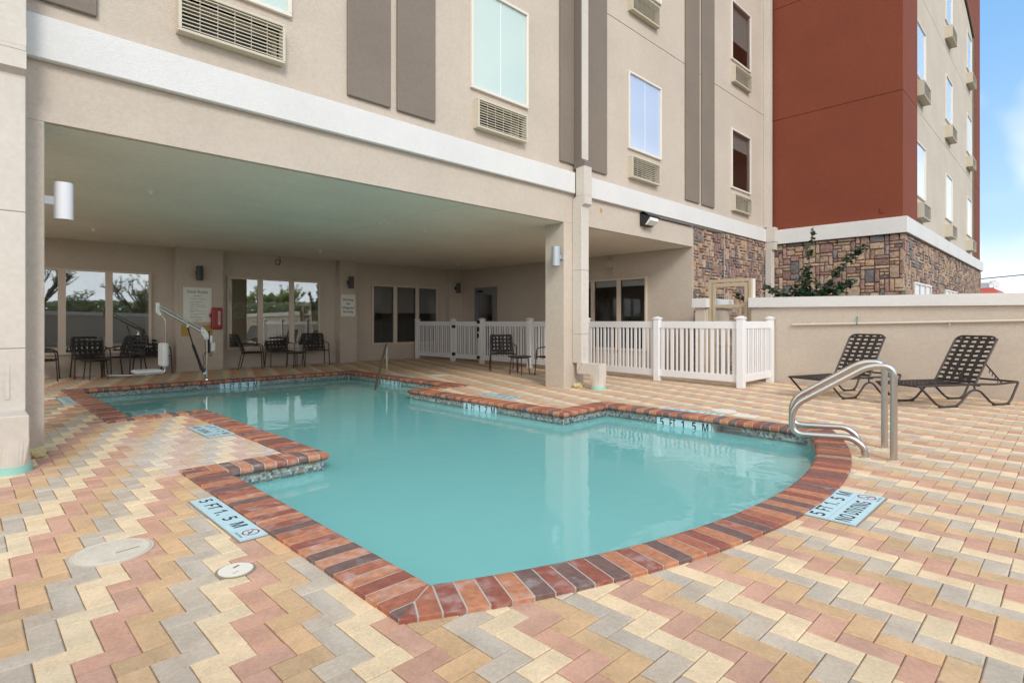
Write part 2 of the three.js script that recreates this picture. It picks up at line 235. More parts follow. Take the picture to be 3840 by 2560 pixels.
{ // coping: each brick with its rounded nose, cut to the mitre at the corners
  const R = .0325, prof = [[.20, NOSE], [.012, NOSE]]; for (let i = 0; i <= 6; i++) { const a = -Math.PI * .42 + i * Math.PI * .92 / 6; prof.push([R - R * Math.cos(a), -.0125 + R * Math.sin(a)]); } prof.push([.06, .0205], [.2, .0215], [COP - .006, .0205], [COP, .015], [COP, -.03]);
  const chalkTex = (c, amt, s) => tex(256, (u, v) => { const n = fbm(u, v, 4, 6, s), f = fbm(u, v, 40, 3, s + 9), k = clamp((n - (.66 - amt * .35)) * 4.5) * (.35 + .65 * f) * Math.min(1, amt * 1.1), g = .86 + .28 * (fbm(u, v, 14, 4, s + 4) - .5) * 2; return c.map(q => Math.pow(mix(q * g, .70, k), 1 / 2.2)); }, true, .33);
  const cc = [[.56, .235, .118], [.34, .108, .070], [.205, .122, .104], [.45, .160, .090]];
  const cm = [0, 1].map(k => cc.map((c, i) => M([1, 1, 1], k ? .8 : .7, { map: chalkTex(c, k ? .34 : .10, 100 + i * 7 + k * 31), bump: T.rockB, bs: .0015 })));
  const list = [], mort = []; let lastC = -1;
  const sweep = (e, ta, tb, pr, grow, ownUV) => {
    const lo = n => clamp(ta, -e.m0 * n + grow, 1e9), hi = n => Math.min(tb, e.L + e.m1 * n - grow); const pos = [];
    const P = (t, n, h) => { const p = e.map(t, n); return [p[0], h, -p[1]]; };
    const cuts = []; if (e.m0) cuts.push((grow - tb) / e.m0, (grow - ta) / e.m0); if (e.m1) cuts.push((ta - e.L + grow) / e.m1, (tb - e.L + grow) / e.m1);
    const full = []; pr.forEach((p, i) => { full.push(p); const q = pr[i + 1]; if (q && Math.abs(q[0] - p[0]) > .001) cuts.filter(c => (c - p[0]) * (c - q[0]) < 0).sort((x, y) => (x - y) * (q[0] - p[0])).forEach(c => full.push([c, mix(p[1], q[1], (c - p[0]) / (q[0] - p[0]))])); });
    const rows = full.map(([n, h]) => ({ n, h, a: lo(n), b: hi(n) })).filter(r => r.b - r.a > -1e-5); if (rows.length < 3 || rows.every(r => r.b - r.a < .004)) return null;
    const segs = e.arc && tb - ta > .3 ? 40 : 1;
    for (let i = 0; i < rows.length - 1; i++) for (let k = 0; k < segs; k++) { const r = rows[i], q = rows[i + 1], f0 = k / segs, f1 = (k + 1) / segs; const A = P(mix(r.a, r.b, f0), r.n, r.h), B = P(mix(r.a, r.b, f1), r.n, r.h), C = P(mix(q.a, q.b, f1), q.n, q.h), D = P(mix(q.a, q.b, f0), q.n, q.h); pos.push(...A, ...C, ...B, ...A, ...D, ...C); }
    if (segs === 1) for (const s of ['a', 'b']) { const c = P((rows[0][s] + rows[rows.length - 1][s]) / 2, COP * .5, -.02); for (let i = 0; i < rows.length - 1; i++) { const A = P(rows[i][s], rows[i].n, rows[i].h), B = P(rows[i + 1][s], rows[i + 1].n, rows[i + 1].h); pos.push(...(s === 'a' ? [...A, ...c, ...B] : [...A, ...B, ...c])); } }
    const g = tri3(pos); uvBox(g); if (ownUV) { const o = [rnd() * 3, rnd() * 3], uv = g.attributes.uv; for (let i = 0; i < uv.count; i++) uv.setXY(i, uv.getX(i) + o[0], uv.getY(i) + o[1]); } return g;
  };
  edges.forEach((e, ei) => {
    const N = Math.round(e.L / .098), st_ = e.L / N; mort.push(sweep(e, -1, e.L + 1, prof.map(([n, h]) => [clamp(n + .003, 0, COP - .004), h > 0 ? h - .002 : h]), 0));
    for (let k = -4; k < N + 4; k++) { const g = sweep(e, k * st_ + .0044, (k + 1) * st_ - .0044, prof, .004, true); if (!g) continue; let c; do c = pick([0, 0, 0, 1, 1, 1, 2, 2, 3, 3]); while (c === lastC); lastC = c;
      const p = e.map((k + .5) * st_, .15), chalk = (ei <= 4 && rnd() < .85) || (ei === 11 && k > N - 9 && rnd() < .7) ? 1 : (rnd() < .06 ? 1 : 0), s = scr(p[0], 0, p[1]); list.push({ g, m: cm[chalk][c], q: inFrame(p[0], 0, p[1], 10) ? 1 / s[2] ** 2 : 0 }); }
  });
  mesh('coping_mortar', merge(mort.filter(Boolean)), mat.mortar, pool);
  list.sort((a, b) => b.q - a.q); const rest = new Map();
  list.forEach((b, i) => { if (i < 300) mesh('coping_brick', b.g, b.m, pool); else { if (!rest.has(b.m)) rest.set(b.m, []); rest.get(b.m).push(b.g); } });
  for (const [m, gs] of rest) stuff(mesh('coping_run', merge(gs), m, pool));
}
{ // mosaic waterline: small glass tiles, each with its own edges
  const pal = [[.17, .21, .28], [.25, .30, .34], [.36, .41, .38], [.44, .48, .42], [.30, .26, .19], [.10, .13, .19], [.40, .44, .40], [.34, .39, .38]], green = [[.12, .22, .20], [.18, .30, .27], [.09, .15, .145]];
  const rest = [];
  const run = (p, q, dir, own) => {                              // p -> q along the wall at 4 cm behind the nose; dir = out of the wall
    const L = Math.hypot(q[0] - p[0], q[1] - p[1]), dx = (q[0] - p[0]) / L, dw = (q[1] - p[1]) / L, n = Math.floor(L / .0245);
    for (let r = 0; r < 5; r++) for (let i = 0; i < n; i++) {
      const hh = r > 2 ? .0095 : .0225, hc = NOSE - .004 - [0, .025, .05, .075, .0865][r] - hh / 2, wd = .0205, t = (i + .5 + (r % 2) * .5) * L / n; if (t + wd / 2 > L) continue;
      const c = r > 2 ? pick(green) : pick(r === 0 ? pal.slice(2) : pal), k = rr(.8, 1.15);
      const g = bx(-wd / 2, wd / 2, hc - hh / 2, hc + hh / 2, -.003, .003, .0012); g.rotateY(Math.atan2(dw, dx)); g.translate(p[0] + dx * t + dir[0] * .003, 0, -(p[1] + dw * t + dir[1] * .003));
      const m = g.attributes.position.count, a = new Float32Array(m * 3); for (let v = 0; v < m; v++) a.set(c.map(u => u * k), v * 3); g.setAttribute('color', new THREE.BufferAttribute(a, 3));
      if (own) mesh('mosaic_tile', g, mat.tile, pool); else rest.push(g);
    }
  };
  run([PX0 + .02, 4.87], [2.38, 4.87], [0, -1], true);
  run([PX0, 12.34], [PX1, 12.29], [0, -1]); run([6.66, 12.29], [6.66, 8.36], [-1, 0]); run([5.67, 8.30], [5.66, 4.77], [-1, 0]); run([5.66, 4.76], [6.66, 4.80], [0, -1]); run([6.66, 4.78], [6.66, 3.2], [-1, 0]); run([6.66, 2.83], [6.66, 2.1], [-1, 0]);
  stuff(mesh('mosaic_band', merge(rest), mat.tile, pool));
}
const no = (g, x, y, r) => {                                      // the no diving sign: ring, bar and diver
  g.strokeStyle = '#a3252c'; g.lineWidth = r * .2; g.beginPath(); g.arc(x, y, r, 0, 7); g.stroke(); g.strokeStyle = '#222'; g.lineWidth = r * .10; g.beginPath(); g.moveTo(x - r * .6, y + r * .25); g.quadraticCurveTo(x - r * .3, y + r * .1, x, y + r * .25); g.quadraticCurveTo(x + r * .3, y + r * .4, x + r * .6, y + r * .2); g.moveTo(x - r * .45, y - r * .5); g.lineTo(x + r * .05, y); g.lineTo(x + r * .35, y - r * .15); g.stroke(); g.fillStyle = '#222'; g.beginPath(); g.arc(x + r * .2, y + r * .08, r * .1, 0, 7); g.fill();
  g.strokeStyle = '#a3252c'; g.lineWidth = r * .18; g.beginPath(); g.moveTo(x - r * .7, y - r * .7); g.lineTo(x + r * .7, y + r * .7); g.stroke();
};
const word = (g, s, x, y, size, wide = 1, font = 'sans-serif', al = 'center', wt = 'bold') => { g.save(); g.translate(x, y); g.scale(wide, 1); g.font = `${wt} ${size}px ${font}`; g.textAlign = al; g.textBaseline = 'middle'; g.fillText(s, 0, 0); g.restore(); };
const tilesBg = (g, w, h, n, rows = 1) => { g.fillStyle = '#bfe0e8'; g.fillRect(0, 0, w, h); for (let i = 0; i < 400; i++) { g.fillStyle = `rgba(${rnd() < .5 ? '255,255,255' : '90,110,115'},.05)`; g.fillRect(rnd() * w, rnd() * h, 6 + rnd() * 30, 2 + rnd() * 8); } g.strokeStyle = 'rgba(120,140,140,.55)'; g.lineWidth = 2; for (let i = 1; i < n; i++) { g.beginPath(); g.moveTo(i * w / n, 0); g.lineTo(i * w / n, h); g.stroke(); } if (rows > 1) { g.lineWidth = 4; g.beginPath(); g.moveTo(0, h / 2); g.lineTo(w, h / 2); g.stroke(); } };
// plates let into the pool wall, dipping into the water
function wallPlate(a, b, chars, dir) {
  const m = canvasMat(1024, 208, (g, w, h) => { tilesBg(g, w, h, 5); g.fillStyle = '#1c2226'; chars.forEach((s, i) => word(g, s, (i + .5) * w / 5, h * .40, 188, s.length > 1 ? .62 : .82)); }, .25);
  const o = .012, A = V3(a[0] + dir[0] * o, NOSE - .16, a[1] + dir[1] * o), B = V3(b[0] + dir[0] * o, NOSE - .16, b[1] + dir[1] * o), C = B.clone().setY(NOSE - .002), D = A.clone().setY(NOSE - .002);
  const back = bx(Math.min(a[0], b[0]) - Math.abs(dir[0]) * .006, Math.max(a[0], b[0]) + Math.abs(dir[0]) * .001, NOSE - .16, NOSE - .002, Math.min(a[1], b[1]) - Math.abs(dir[1]) * .006, Math.max(a[1], b[1]) + Math.abs(dir[1]) * .001);
  const p = mesh('depth_plate', back, mat.lightBlue, pool); mesh('depth_lettering', quad(A, B, C, D), m, p);
}
wallPlate([3.78, 12.312], [4.56, 12.312], ['3', 'FT', '0', '9', 'M'], [0, -1]);
wallPlate([6.66, 10.87], [6.66, 10.08], ['3', 'FT', '0', '9', 'M'], [-1, 0]);
wallPlate([5.664, 6.81], [5.664, 6.05], ['4', 'FT', '1', '2', 'M'], [-1, 0]);
wallPlate([6.66, 3.97], [6.66, 3.21], ['5', 'FT', '1', '5', 'M'], [-1, 0]);
structure(mesh('pool_water', flat(ring(.04), WATER), mat.water));
// depth markers let into the paving: lower left corner, reading direction, up direction
function deckMarker(label, o, read, up, L, D, draw) {
  const g = thing('depth_marker', label, 'depth marker', [o[0], 0, o[1]], 'depth markers let into the paving'); const P = (a, b, h) => V3(o[0] + read[0] * a + up[0] * b, h, o[1] + read[1] * a + up[1] * b);
  const xs = [0, L].flatMap(a => [0, D].map(b => [o[0] + read[0] * a + up[0] * b, o[1] + read[1] * a + up[1] * b])), X = xs.map(v => v[0]), W = xs.map(v => v[1]);
  mesh('cut_edge', bx(Math.min(...X) - .012, Math.max(...X) + .012, -.01, .0022, Math.min(...W) - .012, Math.max(...W) + .012), mat.cut, g);
  mesh('tile', bx(Math.min(...X), Math.max(...X), -.008, .0065, Math.min(...W), Math.max(...W), .002), mat.lightBlue, g);
  mesh('lettering', quad(P(0.002, .002, .0078), P(L - .002, .002, .0078), P(L - .002, D - .002, .0078), P(.002, D - .002, .0078)), canvasMat(1024, Math.round(1024 * D / L), draw, .35), g);
}
const single = s => (g, w, h) => { tilesBg(g, w, h, 6); g.fillStyle = '#20272b'; s.forEach((c, i) => word(g, c, [.075, .235, .405, .565, .725][i] * w, h * .48, h * .78, 1.0)); no(g, w * .905, h * .42, h * .29); g.fillStyle = '#333'; word(g, 'NO DIVING', w * .905, h * .87, h * .13); };
const double = s => (g, w, h) => { tilesBg(g, w, h, 5, 2); g.fillStyle = '#20272b'; s.forEach((c, i) => word(g, c, [.09, .27, .47, .66, .87][i] * w, h * .26, h * .40, c.length > 1 ? .85 : 1.05)); word(g, 'NO', w * .13, h * .75, h * .40, .85); word(g, 'DIVING', w * .50, h * .75, h * .40, .80); no(g, w * .89, h * .70, h * .17); g.fillStyle = '#333'; word(g, 'NO DIVING', w * .89, h * .94, h * .07); };
deckMarker('pale blue single row tile strip reading 5 FT 1.5 M with no diving symbol', [1.108, 4.22], [0, -1], [1, 0], .96, .152, single(['5', 'FT', '1.', '5', 'M']));
deckMarker('two row blue tile marker reading 5 FT and NO DIVING beside curved coping', [3.80, .935], [1, 0], [0, 1], .74, .305, double(['5', 'FT', '1.', '5', 'M']));
deckMarker('two row 4 FT tile marker on the paved step left of pool', [1.862, 7.19], [0, -1], [1, 0], .78, .27, double(['4', 'FT', '1', '2', 'M']));
deckMarker('two row 4 FT marker let into paving between pool corner and column', [6.43, 6.27], [0, 1], [-1, 0], .78, .27, double(['4', 'FT', '1', '2', 'M']));
deckMarker('single row 5 FT marker let into paving beside the round skimmer lid', [7.14, 3.24], [0, 1], [-1, 0], .90, .15, single(['5', 'FT', '1.', '5', 'M']));
deckMarker('single row 3 FT marker in the shaded paving left of coping', [1.10, 11.4], [0, -1], [1, 0], .95, .15, single(['3', 'FT', '0', '9', 'M']));
deckMarker('single row 3 FT marker behind the rear coping by the pool lift', [4.62, 12.78], [-1, 0], [0, -1], .9, .15, single(['3', 'FT', '0', '9', 'M']));
deckMarker('single row 3 FT marker beside the foot of the stair handrail', [7.16, 10.25], [0, 1], [-1, 0], .85, .15, single(['3', 'FT', '0', '9', 'M']));
{ // lids and covers
  const a = thing('skimmer_lid', 'large round beige skimmer lid set in the herringbone paving', 'lid', [.58, 0, 3.60]); mesh('rim', cyl(.58, -.01, .003, 3.60, .185, .185, 48), mat.pipe, a); mesh('cover', new THREE.LatheGeometry([[0, .006], [.15, .006], [.158, .003], [.166, .006], [.17, .0045], [.17, -.005]].map(p => new THREE.Vector2(...p)), 48).translate(.58, 0, -3.60), mat.lid, a); const s = bx(-.055, .055, .0055, .0075, -.004, .004); s.rotateY(.15).translate(.64, 0, -3.56); mesh('slot', s, mat.cut, a);
  const b = thing('drain_cap', 'small round white valve cap set in the paving near single strip', 'cap', [.965, 0, 2.905]); mesh('rim', cyl(.965, -.01, .002, 2.905, .092, .092, 40), mat.cut, b); mesh('cover', cyl(.965, -.005, .0065, 2.905, .077, .079, 40), mat.lidWhite, b); for (const [dx, dw, m] of [[.012, .03, mat.joint], [-.012, -.035, mat.grille]]) { const q = bx(-.018, .018, .006, .0085, -.006, .006, .002); q.rotateY(.5).translate(.965 + dx, 0, -2.905 - dw); mesh('finger_slot', q, m, b); }
  const c = thing('skimmer_lid', 'round white skimmer lid beside rectangular cover behind the right coping', 'lid', [7.42, 0, 3.40]); mesh('rim', cyl(7.42, -.01, .003, 3.40, .17, .17, 40), mat.pipe, c); mesh('cover', cyl(7.42, -.005, .008, 3.40, .155, .158, 40), mat.lidWhite, c);
  const d = thing('access_cover', 'small rectangular cream cover plate beside round white skimmer lid', 'cover', [7.24, 0, 3.03]); mesh('rim', bx(7.14, 7.34, -.01, .002, 2.88, 3.18), mat.pipe, d); mesh('plate', bx(7.148, 7.332, -.005, .008, 2.888, 3.172, .003), mat.lidWhite, d);
  const e = thing('access_cover', 'pale square cover plate in shaded paving before the white fence', 'cover', [7.75, 0, 10.2]); mesh('rim', bx(7.58, 7.92, -.01, .002, 10.03, 10.37), mat.pipe, e); mesh('plate', bx(7.595, 7.905, -.005, .008, 10.045, 10.355, .003), mat.lidWhite, e);
  const f = thing('access_cover', 'pale strip cover in shaded paving behind the corner column', 'cover', [.98, 0, 11.45]); mesh('rim', bx(.80, 1.10, -.01, .002, 11.36, 11.54), mat.pipe, f); mesh('plate', bx(.81, 1.09, -.005, .008, 11.37, 11.53, .003), mat.lidWhite, f);
}
// ================================================================ HOTEL BUILDING
const F = 6.6, BK = 15.6, SD = 12.7, CE = 3.035, TOP = 16.8, fac = { axis: 'W', at: F }, bkw = { axis: 'W', at: BK }, sdw = { axis: 'X', at: SD };
const hotel = thing('hotel_building', 'beige stucco hotel block with white band, brown panels and open pool bay below', 'building', [8, 0, 6.6]);
function wallHoles(pl, u0, u1, h0, h1, th, holes) {                // a wall of thickness th with rectangular openings
  const q = (a, b, c, d) => [[a, c], [b, c], [b, d], [a, d]].map(p => new THREE.Vector2(...p)), sh = new THREE.Shape(q(u0, u1, h0, h1)); for (const [a, b, c, d] of holes) if (c < h1 && d > h0) sh.holes.push(new THREE.Path(q(a, b, Math.max(c, h0 + .001), Math.min(d, h1 - .001))));
  const g = new THREE.ExtrudeGeometry(sh, { depth: th, bevelEnabled: false }); if (pl.axis === 'W') g.translate(0, 0, -(pl.at + th)); else g.rotateY(Math.PI / 2).translate(pl.at, 0, 0); return uvBox(g.index ? g.toNonIndexed() : g);
}
function room(x0, x1, h0, h1, w0, w1, open) { const t = .05, p = { back: bx(x0, x1, h0, h1, w1, w1 + t), front: bx(x0, x1, h0, h1, w0 - t, w0), left: bx(x0 - t, x0, h0, h1, w0, w1), right: bx(x1, x1 + t, h0, h1, w0, w1), top: bx(x0, x1, h1, h1 + t, w0, w1) }; delete p[open]; mesh('room_wall', merge(Object.values(p)), mat.roomWall, hotel); mesh('room_floor', bx(x0, x1, h0 - t, h0, w0, w1), mat.carpet, hotel); }
const skin = (x0, x1, h0, h1, m, holes = []) => mesh('wall_panel', wallHoles(fac, x0, x1, h0, h1, .06, holes), m, hotel);
const openE = [0, 1, 2].flatMap(f => [[14.845, 16.015, 4.865 + f * 3.47, 6.39 + f * 3.47], ...[1.60, 5.675, 9.91, 14.84].map(c => [c + .03, c + 1.07, 4.24 + f * 3.47, 4.635 + f * 3.47])]);
mesh('wall_core', bx(-.9, 17.5, CE + .20, TOP - .1, 9.8, 20), mat.stucco, hotel); mesh('floor_slab', bx(-.9, SD + .35, CE + .013, CE + .2, F + .061, 20), mat.stucco, hotel); mesh('roof_slab', bx(-.9, 17.5, TOP - .1, TOP, F + .061, 20), mat.stucco, hotel); mesh('end_wall', bx(-.9, -.84, CE + .2, TOP - .1, F + .061, 9.8), mat.stucco, hotel);
for (const h of [7.352, 10.807, 14.257]) mesh('joint_backing', bx(-.84, 17.38, h - .05, h + .05, F + .061, F + .09), mat.stucco, hotel);
for (const f of [0, 1, 2]) room(14.2, 16.7, 4.75 + f * 3.47, 6.85 + f * 3.47, F + .062, 9.6, 'front');
room(-.8, 13.2, 0, 2.95, BK + .3, 19.6, 'front'); room(SD + .35, 16.4, 0, 2.95, F + .2, BK - .1, 'left');
for (const [h0, h1] of [[CE, 7.345], [7.36, 10.80], [10.815, 14.25], [14.265, TOP]]) skin(-.9, 17.38, h0, h1, mat.stucco, openE);
// pool bay: rear wall, side wall, columns, ceiling boards with open joints
mesh('rear_wall', wallHoles(bkw, -.9, 13.1, -.6, CE + .02, .295, [[.815, 3.213, .545, 2.335], [5.01, 7.445, .545, 2.335], [9.26, 11.702, .545, 2.335]]), mat.stucco, hotel);
mesh('side_wall', wallHoles(sdw, F + .06, BK, -.6, CE + .02, .345, [[7.91, 10.40, .50, 2.33], [13.75, 14.42, .28, 2.12]]), mat.stucco, hotel);
mesh('column', bx(-.9, -.45, -.6, CE, BK - .45, BK, .006), mat.stucco, hotel);
mesh('side_wall_end', bx(SD, SD + .12, -.6, CE, F, F + .059), mat.stucco, hotel);
mesh('column', bx(-.3, .552, -.6, CE, F, F + .46, .006), mat.stucco, hotel);
mesh('column', bx(7.855, 8.43, -.6, CE, F, F + .46, .006), mat.stucco, hotel);
for (const [a, b] of [[3.74, 4.80], [8.02, 8.57], [12.12, SD]]) mesh('pilaster', bx(a, b, -.6, CE - .004, BK - .26, BK, .004), mat.stucco, hotel);
{ const xs = [-.9, 5.545, SD], ws = [F + .065, 8.75, 10.9, 13.05, BK]; for (let i = 0; i < 2; i++) for (let j = 0; j < 4; j++) mesh('ceiling_panel', bx(xs[i] + .005, xs[i + 1] - .005, CE - .006, CE + .012, ws[j] + .0015, ws[j + 1] - .0015), mat.soffit, hotel); }
mesh('white_band', bx(-.95, 8.085, 3.575, 3.962, F - .08, F, .008), mat.white, hotel); mesh('white_band', bx(8.31, 17.33, 3.572, 3.962, F - .08, F, .008), mat.white, hotel);
for (const [a, b] of [[-.2, .935], [3.536, 4.172], [4.278, 4.923], [7.715, 9.13], [12.3, 12.98], [13.115, 13.783]]) mesh('brown_panel', lb(fac, a, b, 4.115, TOP - .2, 0, .045, .008), mat.brown, hotel);
for (const [x, h, s] of [[8.98, 3.40, .05], [10.55, 3.235, .045]]) { const g = new THREE.CircleGeometry(s, 9); const p = g.attributes.position; for (let i = 1; i < p.count; i++) p.setXY(i, p.getX(i) * rr(.6, 1.1), p.getY(i) * rr(.7, 1.4)); g.translate(x, h, -F + .0025); mesh('paint_patch', g, mat.ochre, hotel); }
for (const [a, b, h0, h1] of [[3.84, 4.03, .86, 1.145], [4.33, 4.545, .85, 1.13]]) mesh('paint_patch', bx(a, b, h0, h1, BK - .263, BK - .2605), mat.ochre, hotel);
function winUnit(pl, parent, u0, u1, h0, h1, o = {}) {            // frame, panes, mullions; a blind and a dark room close behind the glass
  const D = o.depth || .05, fr = o.fr || .045, parts = []; const m = o.frame || mat.frame;
  parts.push(lb(pl, u0, u1, h0, h0 + fr, 0, D, .004), lb(pl, u0, u1, h1 - fr, h1, 0, D, .004), lb(pl, u0, u0 + fr, h0 + fr, h1 - fr, 0, D, .004), lb(pl, u1 - fr, u1, h0 + fr, h1 - fr, 0, D, .004));
  const w = mesh('window', merge(parts), m, parent), n = o.panes || 1, mu = o.mu || .03, pw = (u1 - u0 - 2 * fr - mu * (n - 1)) / n;
  for (let i = 0; i < n; i++) {
    const a = u0 + fr + i * (pw + mu), b = a + pw; if (i) mesh('mullion', lb(pl, a - mu, a, h0 + fr, h1 - fr, .002, o.mdepth || D - .006), o.mm || m, w);
    const sf = Array.isArray(o.shade) ? o.shade[i] : (o.shade ?? 0), hs = h1 - fr - sf * (h1 - h0 - 2 * fr);
    if (sf > 0) mesh('blind', sf < 1 ? lb(pl, a - .02, b + .02, hs, h1 - fr + .01, -.075, -.068) : lb(pl, a, b, hs, h1 - fr, .004, .010), o.blind || mat.shade, w);
    const A = lb(pl, a, b, h0 + fr, h1 - fr, D - .028, D - .027); mesh('pane', A, o.glass || mat.glass, w);
  }
  return w;
}
function acGrille(pl, parent, u0, u1, h0, h1, out, n = 10, sf = .40, deep = 0) {
  const fr = .03, g = mesh('air_conditioner', merge([lb(pl, u0, u1, h0, h0 + fr, .012, out, .004), lb(pl, u0, u1, h1 - fr, h1, .012, out, .004), lb(pl, u0, u0 + fr, h0 + fr, h1 - fr, .012, out), lb(pl, u1 - fr, u1, h0 + fr, h1 - fr, .012, out), ...(deep ? [lb(pl, u0, u0 + fr, h0, h1, -deep, .012), lb(pl, u1 - fr, u1, h0, h1, -deep, .012), lb(pl, u0 + fr, u1 - fr, h0, h0 + fr, -deep, .012), lb(pl, u0 + fr, u1 - fr, h1 - fr, h1, -deep, .012)] : [lb(pl, u0 - .012, u1 + .012, h0 - .012, h1 + .012, 0, .014)])]), mat.grille, parent);
  mesh('grille_back', lb(pl, u0 + fr, u1 - fr, h0 + fr, h1 - fr, deep ? -deep : .014, deep ? .01 - deep : out - .045), mat.shadedCoil, g); const ph = (h1 - h0 - 2 * fr) / n;  // coil colour darkened to stand in for shade behind the slats
  for (let i = 0; i < n; i++) mesh('slat', lb(pl, u0 + fr, u1 - fr, h0 + fr + (i + .32) * ph, h0 + fr + (i + .32 + sf) * ph, out - .014, out - .006, .002), mat.grille, g);
  for (let i = 1; i < 6; i++) { const u = mix(u0 + fr, u1 - fr, i / 6); mesh('bar', lb(pl, u - .0025, u + .0025, h0 + fr, h1 - fr, out - .022, out - .0145), mat.grille, g); }
}
const glassMint = M([.93, .97, .955], .012, { phys: 1, transmission: 1, thickness: 0, ior: 2.0 }), glassSkyTint = M([.95, .965, 1], .012, { phys: 1, transmission: 1, thickness: 0, ior: 2.0 }), glassDark = M([.8, .8, .8], .012, { phys: 1, transmission: 1, thickness: 0, ior: 1.4 }), glassPale = M([.97, .98, .98], .012, { phys: 1, transmission: 1, thickness: 0, ior: 1.5 });
for (const fl of [0, 1, 2]) { const h0 = 4.82 + fl * 3.47, h1 = 6.435 + fl * 3.47, a0 = 4.21 + fl * 3.47, a1 = 4.665 + fl * 3.47;
  [[1.53, 2.81, 'mint', 1], [5.605, 6.877, 'mint', 1], [9.893, 11.19, 'blue', 1], [14.8, 16.06, 'dark', fl === 1 ? .62 : .28]].forEach(([u0, u1, k, s], i) => {
    winUnit(fac, hotel, u0, u1, h0, h1, { panes: k === 'dark' ? 1 : 2, mu: .018, mdepth: .016, mm: mat.shadePale, shade: s, blind: k === 'dark' ? mat.shadeGrey : k === 'blue' ? mat.blindSkyTint : mat.shade, glass: k === 'dark' ? glassDark : k === 'blue' ? glassSkyTint : glassMint, frame: mat.frame });  // blue tint in blind and glass stands in for reflected sky
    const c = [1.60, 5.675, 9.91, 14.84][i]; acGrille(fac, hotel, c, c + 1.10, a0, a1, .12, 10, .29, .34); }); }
for (const [u0, u1, s] of [[.76, 3.268, 0.0], [4.955, 7.5, 0.0], [9.205, 11.757, .47]]) winUnit(bkw, hotel, u0, u1, .49, 2.39, { panes: 3, fr: .055, mu: .135, shade: s, blind: mat.shadeGrey, depth: .06, frame: mat.stuccoTrim, glass: s ? glassDark : mat.glass });
winUnit(sdw, hotel, 7.86, 10.45, .45, 2.38, { panes: 3, fr: .05, mu: .12, shade: .09, blind: mat.shade, depth: .06, glass: glassDark, frame: mat.stuccoTrim });
{ // glazed service door in the side wall
  const d = mesh('door', merge([lb(sdw, 13.62, 13.75, .02, 2.30, .01, .05), lb(sdw, 14.42, 14.55, .02, 2.30, .01, .05), lb(sdw, 13.75, 14.42, .02, .28, .01, .05), lb(sdw, 13.75, 14.42, 2.12, 2.30, .01, .05)]), mat.doorGrey, hotel);
  mesh('door_pane', lb(sdw, 13.75, 14.42, .28, 2.12, .024, .026), glassDark, d);
  mesh('door_frame', merge([lb(sdw, 13.55, 13.615, 0, 2.37, 0, .07), lb(sdw, 14.555, 14.62, 0, 2.37, 0, .07), lb(sdw, 13.615, 14.555, 2.305, 2.37, 0, .07)]), mat.doorGrey, hotel);
  mesh('door_handle', lb(sdw, 13.66, 13.80, 1.02, 1.06, .05, .10, .008), mat.silver, d); mesh('door_closer', lb(sdw, 14.2, 14.46, 2.2, 2.27, .05, .11, .006), mat.black, d);
  mesh('card_reader', lb(sdw, 13.36, 13.44, 1.12, 1.26, 0, .03, .005), mat.silver, hotel);
}
